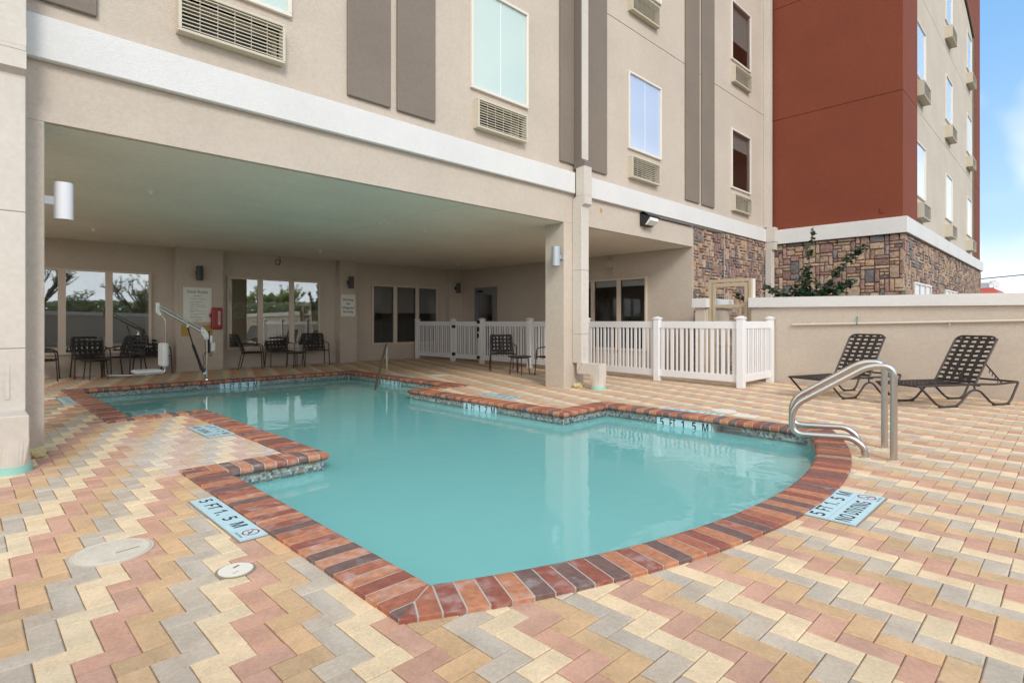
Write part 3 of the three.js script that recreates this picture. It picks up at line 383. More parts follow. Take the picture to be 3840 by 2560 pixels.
// stone facing: irregular squared blocks, each one its own
const stoneCol = [[.62, .445, .32], [.56, .40, .285], [.50, .365, .275], [.60, .41, .265], [.39, .245, .215], [.46, .305, .255], [.36, .235, .205], [.22, .215, .22], [.29, .275, .27], [.60, .45, .335], [.54, .40, .30]];
function stoneWall(pl, u0, u1, h0, h1, U = .082, V = .078) {
  const nu = Math.round((u1 - u0) / U), nv = Math.round((h1 - h0) / V), cu = (u1 - u0) / nu, cv = (h1 - h0) / nv, used = new Uint8Array(nu * nv), out = [];
  const sizes = [[1, 1], [2, 1], [3, 1], [2, 1], [1, 2], [1, 3], [2, 2], [1, 4], [2, 3], [3, 2], [2, 2], [3, 1], [1, 1], [4, 1], [2, 4], [3, 3]];
  for (let j = 0; j < nv; j++) for (let i = 0; i < nu; i++) { if (used[j * nu + i]) continue; let w = 1, h = 1; for (let t = 0; t < 8; t++) { const [a, b] = pick(sizes); if (i + a > nu || j + b > nv) continue; let ok = true; for (let y = 0; y < b && ok; y++) for (let x = 0; x < a; x++) if (used[(j + y) * nu + i + x]) { ok = false; break; } if (ok) { w = a; h = b; break; } }
    for (let y = 0; y < h; y++) for (let x = 0; x < w; x++) used[(j + y) * nu + i + x] = 1;
    const a = u0 + i * cu + .0055, b = u0 + (i + w) * cu - .0055, c = h0 + j * cv + .0055, d = h0 + (j + h) * cv - .0055, dep = rr(.026, .050), J = .007;
    const ringP = k => { const e = k ? .010 : 0, q = []; for (const [x, y] of [[a + e, c + e], [(a + b) / 2, c + e], [b - e, c + e], [b - e, (c + d) / 2], [b - e, d - e], [(a + b) / 2, d - e], [a + e, d - e], [a + e, (c + d) / 2]]) q.push([x + rr(-J, J), y + rr(-J, J), k ? dep + rr(-.005, .005) : 0]); for (const i of [0, 2, 4, 6]) { const f = .011 / Math.hypot(b - a, d - c) * 2; q[i][0] = mix(q[i][0], (a + b) / 2, f); q[i][1] = mix(q[i][1], (c + d) / 2, f); if (k) q[i][2] -= .004; } return q; };
    const o = ringP(0), n = ringP(1), ctr = [(a + b) / 2 + rr(-.01, .01), (c + d) / 2 + rr(-.01, .01), dep + rr(.0, .008)], pos = [], cl = [];
    const P = pl.axis === 'W' ? v => [v[0], v[1], -(pl.at - v[2])] : v => [pl.at - v[2], v[1], -v[0]];
    const tr = (x, y, z) => pos.push(...P(x), ...P(y), ...P(z));
    for (let q = 0; q < 8; q++) { const r = (q + 1) % 8; tr(o[q], o[r], n[r]); tr(o[q], n[r], n[q]); tr(n[q], n[r], ctr); }
    const base = pick(stoneCol), k = rr(.82, 1.12); for (let q = 0; q < pos.length / 3; q++) cl.push(base[0] * k, base[1] * k, base[2] * k);
    const g = uvBox(tri3(pos, cl)); const off = rnd() * 4, uv = g.attributes.uv; for (let q = 0; q < uv.count; q++) uv.setXY(q, uv.getX(q) + off, uv.getY(q) + off * 1.7);
    const cen = P(ctr); out.push({ g, X: cen[0], h: cen[1], W: -cen[2], area: (b - a) * (d - c) }); }
  return out;
}
function lay(stones, parent, max = 300, face) { for (const s of stones) { const p = scr(s.X, s.h, s.W); s.q = inFrame(s.X, s.h, s.W, 0) && s.vis !== false ? s.area * face(s) / p[2] ** 2 : 0; } stones.sort((a, b) => b.q - a.q); const rest = []; stones.forEach((s, i) => { if (i < max) mesh('stone', s.g, mat.stone, parent); else rest.push(s.g); }); stuff(mesh('stone_field', merge(rest), mat.stone, parent)); }
mesh('stone_bed', lb(fac, SD + .121, 17.40, -.6, 3.572, -.05, .004), mat.stoneMortar, hotel);
{ const s = stoneWall(fac, SD + .02, 17.34, .02, 3.565); lay(s, hotel, 300, q => (q.h > 1.7 || q.X < 14) ? 1 : .15); }
// ================================================================ WING
const WX = 17.4, WW = 3.2, WE = 33.5, wSide = { axis: 'X', at: WX }, wFront = { axis: 'W', at: WW };
const wing = thing('hotel_wing', 'hotel wing with dark red stucco tower walls over a stone base', 'building', [WX, 0, WW]);
mesh('wall_core', bx(WX + .06, WE - .06, -.6, TOP, WW + .16, 14), mat.red, wing);
for (const [h0, h1] of [[3.4, 7.222], [7.236, 10.542], [10.556, 13.86], [13.875, TOP]]) {
  mesh('red_panel', bx(WX, WX + .06, h0, h1, WW, F + .2), mat.red, wing); mesh('red_panel', bx(WX + .061, 19.25, h0, h1, WW, WW + .16), mat.red, wing); mesh('red_panel', bx(31.8, WE, h0, h1, WW, WW + .16), mat.red, wing); mesh('red_panel', bx(WE - .06, WE, h0, h1, WW + .161, 14), mat.red, wing);
}
{ // red head over the arched beige field
  const s = new THREE.Shape(); s.moveTo(19.25, 13.72); for (let i = 1; i <= 24; i++) { const x = mix(19.25, 31.8, i / 24), d = (x - 25.525) / 6.275; s.lineTo(x, 13.72 + 1.08 * (1 - d * d)); } s.lineTo(31.8, TOP); s.lineTo(19.25, TOP); s.closePath();
  mesh('arch_head', uvBox(new THREE.ExtrudeGeometry(s, { depth: .16, bevelEnabled: false }).toNonIndexed().translate(0, 0, -WW - .16)), mat.red, wing);
  const t = []; for (let i = 0; i <= 24; i++) { const x = mix(19.27, 31.78, i / 24), d = (x - 25.525) / 6.275; t.push(V3(x, 13.70 + 1.08 * (1 - d * d), WW + .03)); } mesh('arch_trim', tube(t, .035, 48, 6), mat.brown, wing);
  mesh('edge_trim', bx(19.25, 19.31, 3.95, 13.72, WW + .02, WW + .1), mat.brown, wing); mesh('edge_trim', bx(31.74, 31.8, 3.95, 13.72, WW + .02, WW + .1), mat.brown, wing);
}
for (const [h0, h1] of [[3.4, 7.36], [7.374, 10.86], [10.874, 14.9]]) mesh('beige_field', bx(19.311, 31.739, h0, h1, WW + .09, WW + .16), mat.wingStucco, wing);
mesh('white_band', bx(WX - .12, WX, 3.51, 3.93, WW - .12, F - .3, .008), mat.white, wing); mesh('white_band', bx(WX + .002, WE + .1, 3.51, 3.93, WW - .12, WW - .0, .008), mat.white, wing); mesh('white_band', bx(WE, WE + .1, 3.51, 3.93, WW + .002, 14), mat.white, wing);
{ const w2 = { axis: 'W', at: WW + .09 }; for (const u of [19.42, 24.53, 29.8]) for (let f = 0; f < 3; f++) { const h0 = 4.83 + f * 3.47, h1 = 6.42 + f * 3.47; winUnit(w2, wing, u, u + 1.4, h0, h1, { panes: 1, shade: 1, blind: mat.white2, glass: glassPale, frame: mat.frame }); const a = u - .02; acGrille(w2, wing, a + .02, a + 1.12, 4.17 + f * 3.47, 4.60 + f * 3.47, .22, 9, .27); } }  // white of these blinds paints in the bright sky glare on the panes
mesh('stone_bed', bx(WX, WX + .06, -.6, 3.51, WW, F), mat.stoneMortar, wing); mesh('stone_bed', bx(WX + .061, WE - .061, -.6, 3.51, WW, WW + .2), mat.stoneMortar, wing); mesh('end_wall', bx(WE - .06, WE, -.6, 3.51, WW, 14), mat.stoneMortar, wing);
{ const s = [...stoneWall(wSide, WW - .04, 6.5, 1.2, 3.5, .112, .088), ...stoneWall(wFront, WX - .04, WE - .02, 1.2, 3.5, .112, .088).filter(q => !(q.h < 2.36 && ((q.X > 18.5 && q.X < 21.2) || (q.X > 23.6 && q.X < 26.5))))]; lay(s, wing, 300, q => q.h < 1.75 ? 0 : Math.abs(q.X - WX) < .1 ? .8 : .25); }
for (const u of [18.6, 23.73]) winUnit(wFront, wing, u, u + 2.5, .9, 2.31, { panes: 3, shade: 1, blind: mat.white2, fr: .06, mu: .06, frame: mat.frame, depth: .06, glass: glassDark });
mesh('switch_plate', lb(wSide, 3.62, 3.70, 4.10, 4.25, 0, .02), mat.red, wing);
// ================================================================ DOWNPIPES
function downpipe(x0, label, dark, boot) {
  const x1 = x0 + .215, c = .006, t = thing('downpipe', label, 'downpipe', [x0 + .1, 0, F - .15], 'rectangular sheet metal downpipes'); const m = mat.sheet;
  const wedge = (pts, a, b) => poly([pts.map(p => [a, p[1], -p[0]]), pts.map(p => [b, p[1], -p[0]]), ...pts.map((p, i) => { const q = pts[(i + 1) % pts.length]; return [[a, p[1], -p[0]], [a, q[1], -q[0]], [b, q[1], -q[0]], [b, p[1], -p[0]]]; })]);
  if (dark) { mesh('upper_pipe', bx(x0, x1, 4.20, TOP - .3, F - .215, F - .046, c), mat.sheetBrown, t); mesh('front_cover', bx(x0 + .012, x1 - .012, 4.20, TOP - .3, F - .2165, F - .2155), mat.sheet, t); mesh('offset_cap', wedge([[F - .046, 4.06], [F - .29, 4.14], [F - .29, 4.06], [F - .046, 4.03]], x0 - .002, x1 + .002), mat.sheetBrown, t); mesh('upper_offset', wedge([[F - .046, 4.20], [F - .215, 4.20], [F - .29, 4.14], [F - .046, 4.06]], x0 - .001, x1 + .001), mat.sheetBrown, t); }
  else mesh('upper_pipe', bx(x0, x1, 4.06, TOP - .3, F - .29, F - .046, c), m, t);
  mesh('leader_box', bx(x0, x1, 3.52, 4.06, F - .29, F - .084, c), m, t);
  mesh('leader_box', bx(x0 + .0006, x1 - .0006, 3.56, 3.72, F - .2915, F - .12, .001), m, t);
  mesh('offset', wedge([[F - .084, 3.5197], [F - .29, 3.5197], [F - .29, 3.37], [F - .22, 3.33], [F - .005, 3.47]], x0 + .001, x1 - .001), m, t);
  for (const [a, b] of [[2.16, 3.46], [.99, 2.157], [.455, .987]]) mesh('lower_pipe', bx(x0, x1, a, b, F - .22, F - .004, c), m, t);
  mesh('strap_brace', wedge([[F - .222, .86], [F - .222, .80], [F - .227, .56], [F - .227, .62]], x0 + .08, x0 + .11), m, t);
  mesh('elbow', bx(x0 + .004, x1 - .004, .26, .462, F - .62, F - .10, c), m, t); mesh('elbow_seam', poly([[[x0 + .003, .46, -(F - .223)], [x0 + .003, .457, -(F - .228)], [x0 + .003, .262, -(F - .107)], [x0 + .003, .266, -(F - .102)]], [[x0 + .0, .46, -(F - .223)], [x0 + .0, .457, -(F - .228)], [x0 + .0, .262, -(F - .107)], [x0 + .0, .266, -(F - .102)]]]), mat.cut, t);
  const g = new THREE.CylinderGeometry(.158, .118, .22, 4, 1); g.rotateY(Math.PI / 4); const b = []; { const n = 32, top = i => { const a = i / n * 2 * Math.PI, s = .105 / Math.max(Math.abs(Math.cos(a)), Math.abs(Math.sin(a))); return [x0 + .107 + Math.cos(a) * s, .272, -(F - .515) + Math.sin(a) * s * 1.0]; }, bot = i => { const a = i / n * 2 * Math.PI; return [x0 + .107 + Math.cos(a) * .122, .05, -(F - .515) + Math.sin(a) * .122]; }; for (let i = 0; i < n; i++) b.push(...top(i), ...bot(i), ...bot(i + 1), ...top(i), ...bot(i + 1), ...top(i + 1)); }
  mesh('boot', uvBox(tri3(b)), m, t); mesh('drain_ring', cyl(x0 + .107, -.005, .058, F - .515, .135, .132, 32), mat.teal, t);
  return t;
}
downpipe(8.09, 'downpipe on the column between open bays, dark brown above and beige below', true); downpipe(.195, 'all beige downpipe with square boot on the corner column', false);
{ const t = thing('downpipe', 'slim beige downpipe in the corner beside the dark red wall', 'downpipe', [17.1, 0, F - .1], 'rectangular sheet metal downpipes'); mesh('upper_pipe', bx(17.05, 17.29, 4.0, TOP - .3, F - .17, F - .004, .005), mat.sheet, t); mesh('leader_box', bx(17.05, 17.275, 3.56, 3.995, F - .33, F - .084, .005), mat.sheet, t); mesh('leader_box_foot', bx(17.06, 17.265, 3.33, 3.555, F - .32, F - .02, .005), mat.sheet, t); mesh('lower_pipe', bx(17.04, 17.26, 0, 3.325, F - .24, F - .055, .005), mat.sheet, t); }
for (const [x, w, L, lab] of [[8.16, F - .09, .30, 'crumbling yellow foam at the foot of the column with brown downpipe'], [.47, F - .05, .10, 'broken yellow foam edge at foot of the corner column']]) { const gs = []; for (let i = 0; i < 14; i++) { const g = new THREE.IcosahedronGeometry(rr(.022, .042), 1); const p = g.attributes.position; for (let k = 0; k < p.count; k++) { const f = .75 + .5 * hash(Math.round(p.getX(k) * 900), Math.round(p.getY(k) * 900) + i * 31, 7); p.setXYZ(k, p.getX(k) * f * 1.3, p.getY(k) * f, p.getZ(k) * f); } g.computeVertexNormals(); g.translate(x - L / 2 + rr(0, L), rr(.02, .06), -(w + rr(-.03, .05))); gs.push(g); } tag(mesh('foam_scrap', merge(gs), mat.foam), lab, 'foam'); }
// ================================================================ COURT WALL, GATE, BOUNDARY
{ const t = thing('court_wall', 'beige stucco court wall with white cap behind the two loungers', 'wall', [11.8, 0, 2]);
  const sl = (x0, x1, hb0, ht0, hb1, ht1, wA, wB) => poly([[[x0, hb0, -wA], [x1, hb0, -wA], [x1, ht0, -wA], [x0, ht0, -wA]], [[x0, hb1, -wB], [x1, hb1, -wB], [x1, ht1, -wB], [x0, ht1, -wB]], [[x0, hb0, -wA], [x0, hb1, -wB], [x0, ht1, -wB], [x0, ht0, -wA]], [[x1, hb0, -wA], [x1, hb1, -wB], [x1, ht1, -wB], [x1, ht0, -wA]], [[x0, ht0, -wA], [x1, ht0, -wA], [x1, ht1, -wB], [x0, ht1, -wB]], [[x0, hb0, -wA], [x1, hb0, -wA], [x1, hb1, -wB], [x0, hb1, -wB]]]);
  mesh('wall', bx(11.70, 11.92, -.6, 1.52, 4.775, -16), mat.stucco, t); mesh('cap', sl(11.64, 11.98, 1.512, 1.713, 1.47, 1.66, 4.815, .3), mat.white, t); mesh('cap', sl(11.6402, 11.9798, 1.47, 1.66, 1.46, 1.65, .3, -16), mat.white, t);
  const s = thing('wall_stub', 'short beige wall stub with white cap between the metal gate and stone facing', 'wall', [11.8, 0, 6]); mesh('wall', bx(11.70, 12.95, -.6, 1.53, 5.80, 6.02), mat.stucco, s); mesh('cap', bx(11.64, 13.0, 1.522, 1.727, 5.72, 6.075, .006), mat.white, s); mesh('filler', bx(11.74, 11.9, .0, 1.5, 5.75, 5.80), mat.wingStucco, s); mesh('return_wall', bx(12.73, 12.95, -.6, 1.52, 6.02, 6.55), mat.stucco, s);
  const l = thing('added_side_wall', 'added unseen beige wall keeping low light off the bay paving', 'wall', [-2.6, 0, 10]); mesh('wall', bx(-2.8, -2.6, -.6, 1.35, 3.3, 18), mat.stucco, l); mesh('cap', bx(-2.86, -2.54, 1.35, 1.53, 3.3, 18, .006), mat.white, l);  // added out of view: stops grazing daylight on the bay floor
  const b = thing('boundary_wall', 'long beige boundary wall with white cap seen mirrored in the pool windows', 'wall', [3, 0, -7]);
  const A = [-2.4, 3.2], B = [11.6, -16], L = Math.hypot(B[0] - A[0], B[1] - A[1]), an = Math.atan2(B[1] - A[1], B[0] - A[0]); for (const [n, h0, h1, th, m] of [['wall', -.6, 1.55, .2, mat.stucco], ['cap', 1.55, 1.76, .32, mat.white]]) { const g = bx(0, L, h0, h1, -th / 2 - .9, th / 2 - .9); g.rotateY(an); g.translate(A[0], 0, -A[1]); mesh(n, g, m, b); }
}
{ const t = thing('metal_gate', 'tan metal gate with open top and expanded mesh below beside stone wall', 'gate', [11.8, 0, 5.27]); const pl = { axis: 'X', at: 11.83 }, m = mat.gate;
  mesh('gate_post', lb(pl, 4.80, 4.865, 0, 2.13, 0, .06, .004), m, t); mesh('gate_post', lb(pl, 5.68, 5.745, 0, 2.13, 0, .06, .004), m, t); mesh('gate_head', lb(pl, 4.866, 5.679, 2.065, 2.13, 0, .06, .004), m, t); mesh('gate_post', bx(11.832, 11.95, 0, 2.125, 4.79, 4.83, .003), mat.frame, t);
  const leaf = mesh('gate_leaf', merge([lb(pl, 4.885, 4.955, .08, 2.045, .01, .05, .004), lb(pl, 5.59, 5.66, .08, 2.045, .01, .05, .004), lb(pl, 4.955, 5.59, 1.965, 2.045, .01, .05, .004), lb(pl, 4.955, 5.59, .08, .16, .01, .05, .004), lb(pl, 4.955, 5.59, 1.515, 1.585, .01, .05, .004), lb(pl, 4.955, 5.59, .70, .77, .01, .05, .004)]), m, t);
  const w = []; const X = 11.80; for (let k = -30; k < 60; k++) for (const s of [-1, 1]) { const u0 = 4.955, u1 = 5.59, h0 = .16, h1 = 1.515; let a = [u0, h0 + k * .03 * 1 + (s < 0 ? .6 : 0)], b2 = [u1, 0]; const sl = s * .62 / .635 * .6; b2[1] = a[1] + sl * (u1 - u0); const f = h => (h - a[1]) / (b2[1] - a[1]); let t0 = 0, t1 = 1; const lo = Math.min(f(h0), f(h1)), hi = Math.max(f(h0), f(h1)); t0 = Math.max(0, lo); t1 = Math.min(1, hi); if (t1 - t0 < .02) continue; const p = V3(X, mix(a[1], b2[1], t0), mix(u0, u1, t0)), q = V3(X + .001 * s, mix(a[1], b2[1], t1), mix(u0, u1, t1)); w.push(new THREE.TubeGeometry(new THREE.LineCurve3(p, q), 1, .0017, 4)); }
  mesh('expanded_mesh', merge(w), m, leaf); for (const h of [.45, 1.3]) mesh('hinge', lb(pl, 5.745, 5.80, h, h + .1, .0, .06, .004), m, t); mesh('latch', lb(pl, 4.90, 4.99, .98, 1.06, .05, .08, .004), m, t); }
{ const t = thing('handrail_pipe', 'long beige plastic pipe hung along the court wall by a teal strap', 'pipe', [11.66, 1.2, 2]); mesh('pipe', tube([V3(11.665, 1.157, 3.95), V3(11.665, 1.192, 2.4), V3(11.665, 1.237, .59), V3(11.665, 1.27, -1.5)], .021, 60, 12), mat.pipe, t); mesh('strap', tube([V3(11.69, 1.31, 2.845), V3(11.64, 1.20, 2.84), V3(11.645, 1.15, 2.845), V3(11.69, 1.17, 2.85)], .008, 16, 6), M([.03, .22, .26], .5), t); for (const w of [3.6, 1.5, -.8]) mesh('clip', bx(11.665, 11.7, 1.15, 1.2 + (3.6 - w) * .02, w - .01, w + .01), mat.pipe, t); }
// ================================================================ WHITE FENCE
const capGeo = merge([new THREE.BoxGeometry(.15, .022, .15).toNonIndexed(), new THREE.CylinderGeometry(.045, .105, .03, 4).toNonIndexed().rotateY(Math.PI / 4).translate(0, .026, 0), new THREE.CylinderGeometry(.104, .09, .02, 4).toNonIndexed().rotateY(Math.PI / 4).translate(0, -.02, 0)].map(g => uvBox(g)));
const postGeo = chamfer(.125, 1.26, .125, .004), pkW = chamfer(.072, .90, .020, .004), pkN = chamfer(.036, .90, .020, .004);
function fencePost(parent, x, w, y = 0) { const p = put('post', postGeo, mat.vinyl, parent, x, .63 + y, -w); const c = new THREE.Mesh(capGeo, mat.vinyl); c.name = 'post_cap'; c.castShadow = c.receiveShadow = true; c.position.set(0, .65, 0); p.add(c); return p; }
function fencePanel(parent, a, b, n, wideFirst = true) {
  const L = Math.hypot(b[0] - a[0], b[1] - a[1]), dx = (b[0] - a[0]) / L, dw = (b[1] - a[1]) / L, an = Math.atan2(dw, dx), s = .063, e = L - .063;
  for (const [h0, h1] of [[1.085, 1.222], [.10, .235]]) { const g = bx(s, e, h0, h1, -.022, .022, .004); g.rotateY(an); g.translate(a[0], 0, -a[1]); mesh('rail', g, mat.vinyl, parent); }
  for (let i = 0; i < n; i++) { const t = s + (e - s) * (i + .62) / (n + .24), o = put('picket', (i % 2 === 0) === wideFirst ? pkW : pkN, mat.vinyl, parent, a[0] + dx * t, .66, -(a[1] + dw * t)); o.rotation.y = an; }
}
{ const P = [[10.85, 15.46], [10.84, 13.56], [10.83, 12.2], [10.74, 10.2], [10.52, 8.15], [10.29, 6.13], [10.2, 4.35], [11.6, 4.36]];
  const t = thing('picket_fence', 'white vinyl picket fence with capped posts enclosing the pool deck', 'fence', [10.5, 0, 9]); P.forEach(p => fencePost(t, ...p)); [[0, 1, 17], [2, 3, 17], [3, 4, 17], [4, 5, 17], [5, 6, 15], [6, 7, 12]].forEach(([i, j, n]) => fencePanel(t, P[i], P[j], n));
  const g = thing('fence_gate', 'white picket gate with black hinges and latch in the shaded fence', 'gate', [10.83, 0, 12.9]); const a = [10.84, 13.47], b = [10.83, 12.30]; fencePanel(g, [a[0], a[1] + .063], [b[0], b[1] - .063], 11); mesh('stile', bx(10.805, 10.865, .09, 1.24, 13.39, 13.45, .004), mat.vinyl, g); mesh('stile', bx(10.805, 10.865, .09, 1.24, 12.31, 12.37, .004), mat.vinyl, g);
  for (const [w, h] of [[13.46, 1.02], [13.46, .18], [12.30, 1.16], [12.30, .13]]) mesh('hinge', bx(10.76, 10.80, h, h + .09, w - .07, w + .07, .006), mat.black, g); mesh('latch', bx(10.75, 10.80, .92, 1.06, 12.25, 12.36, .02), mat.black, g); mesh('latch_handle', bx(10.74, 10.79, .74, .88, 12.28, 12.35, .02), mat.black, g); }
// ================================================================ FURNITURE (local: x across, y up, z the way it faces)
const v = (x, y, z) => new THREE.Vector3(x, y, z);
function strapGeo(a, b, across, wd, th, sag = 0, n = 6, wave = 0) {   // a flat band from a to b; across = its width direction
  const d = b.clone().sub(a), L = d.length(), nrm = new THREE.Vector3().crossVectors(across, d).normalize(), pos = []; const P = [];
  for (let i = 0; i <= n; i++) { const t = i / n, c = a.clone().addScaledVector(d, t).addScaledVector(nrm, -sag * 4 * t * (1 - t) + wave * (i % 2 ? 1 : -1)); P.push([[-1, -1], [1, -1], [1, 1], [-1, 1]].map(([p, q]) => c.clone().addScaledVector(across, p * wd / 2).addScaledVector(nrm, q * th / 2))); }
  const tr = (x, y, z) => pos.push(x.x, x.y, x.z, y.x, y.y, y.z, z.x, z.y, z.z);
  for (let i = 0; i < n; i++) for (let k = 0; k < 4; k++) { const l = (k + 1) % 4; tr(P[i][k], P[i][l], P[i + 1][l]); tr(P[i][k], P[i + 1][l], P[i + 1][k]); }
  for (const e of [P[0], P[n]]) { tr(e[0], e[1], e[2]); tr(e[0], e[2], e[3]); } return uvBox(tri3(pos));
}
const sub = (name, g, m, p) => { const o = new THREE.Mesh(g, m); o.name = name; o.castShadow = o.receiveShadow = true; p.add(o); return o; };
function copyOf(proto, label, at, face, group) { const c = proto.used ? proto.clone() : proto; if (proto.used) { c.name = numbered(proto.name); scene.add(c); } proto.used = true; c.position.set(at[0], 0, -at[1]); c.rotation.y = Math.atan2(face[0], -face[1]); c.userData = { ...proto.userData, label }; if (group) c.userData.group = group; return c; }
function makeChair() {
  const t = thing('strap_chair', '', 'chair'); t.scale.set(1.1, 1, 1); const R = .0125, backP = (s, k) => { const y = mix(.46, .885, k); return v(s * (.262 - .012 * k), y, -.215 - .155 * k); };
  for (const s of [-1, 1]) {
    sub('arm_leg', bent([v(s * .295, 0, .265), v(s * .283, .615, .225), v(s * .272, .645, -.235)], R, .09, 26, 8), mat.tube, t);
    sub('rear_leg', bent([v(s * .278, 0, -.30), v(s * .262, .44, -.205), v(s * .250, .84, -.355)], R, .05, 22, 8), mat.tube, t);
    sub('side_rail', tube([v(s * .28, .415, .235), v(s * .264, .405, -.21)], R * .9, 6, 8), mat.tube, t);
    sub('foot', cyl(s * .295, 0, .02, -.265, .017, .016, 10), mat.black, t); sub('foot', cyl(s * .278, 0, .02, .30, .017, .016, 10), mat.black, t);
  }
  sub('seat_rail', tube([v(-.28, .415, .235), v(.28, .415, .235)], R * .9, 6, 8), mat.tube, t); sub('seat_rail', tube([v(-.264, .405, -.21), v(.264, .405, -.21)], R * .9, 6, 8), mat.tube, t);
  sub('back_rail', bent([v(-.250, .80, -.34), v(-.235, .885, -.372), v(-.10, .868, -.366), v(.10, .868, -.366), v(.235, .885, -.372), v(.250, .80, -.34)], R, .06, 36, 8), mat.tube, t);
  sub('back_rail', tube([backP(-1, 0), backP(1, 0)], R * .9, 6, 8), mat.tube, t);
  for (let i = 0; i < 6; i++) { const x = mix(-.215, .215, i / 5); sub('strap', strapGeo(v(x, .422, .24), v(x, .412, -.215), v(1, 0, 0), .050, .004, .018), mat.strap, t); sub('strap', strapGeo(v(x, .455, -.212), v(x, .875, -.370), v(1, 0, 0), .050, .004, .012), mat.strap, t); }
  for (let i = 0; i < 6; i++) { const z = mix(.205, -.185, i / 5); sub('strap', strapGeo(v(-.275, .422, z), v(.275, .422, z), v(0, 0, 1), .048, .004, -.022, 8, .003), mat.strap, t); }
  for (let i = 0; i < 5; i++) { const k = mix(.06, .92, i / 4), a = backP(-1, k), b = backP(1, k), al = backP(0, 1).sub(backP(0, 0)).normalize(); sub('strap', strapGeo(a, b, al, .050, .004, .030, 8, .003), mat.strap, t); }
  return t;
}
const chair = makeChair();
copyOf(chair, 'dark strap chair half hidden by the corner column under shaded windows', [1.22, 15.02], [1, -.15]);
copyOf(chair, 'dark strap chair behind low round table under the tree reflecting windows', [2.05, 15.22], [.05, -1]);
copyOf(chair, 'dark strap chair turned towards the low table behind the pool lift seat', [2.66, 15.1], [-.75, -.65]);
copyOf(chair, 'dark strap chair against the wall between pool lift seat and pilaster', [3.22, 15.26], [.15, -1]);
copyOf(chair, 'dark strap chair beside the pilaster with red box, facing the low table', [5.42, 15.1], [.9, -.42]);
copyOf(chair, 'dark strap chair under the middle windows behind the low round table', [6.2, 15.25], [-.05, -1]);
copyOf(chair, 'dark strap chair nearest the no lifeguard sign under the middle windows', [7.15, 15.12], [-.25, -1]);
copyOf(chair, 'brown strap chair in front of white fence beside the column', [9.67, 10.12], [-.6, -.8]);
copyOf(chair, 'brown strap chair mostly hidden behind the column beside a low table', [9.52, 8.36], [-.92, .35]);
function makeTable() { const t = thing('side_table', '', 'table'); sub('table_top', new THREE.LatheGeometry([[0, .425], [.255, .425], [.272, .420], [.275, .405], [.262, .395], [0, .402]].map(p => new THREE.Vector2(...p)), 40), mat.tube, t); for (let i = 0; i < 4; i++) { const a = .6 + i * Math.PI / 2, c = Math.cos(a), s = Math.sin(a); sub('leg', tube([v(c * .235, 0, s * .235), v(c * .195, .40, s * .195)], .0125, 6, 8), mat.tube, t); } sub('brace', new THREE.TorusGeometry(.19, .008, 6, 32).rotateX(Math.PI / 2).translate(0, .385, 0), mat.tube, t); return t; }
const table = makeTable();
copyOf(table, 'low round dark table before the chairs under tree reflecting windows', [2.06, 14.62], [1, 0]); copyOf(table, 'low round dark table among the chairs under the middle windows', [6.33, 14.56], [1, 0]); copyOf(table, 'low round brown table between strap chairs beside the column', [9.22, 9.08], [1, 0]);
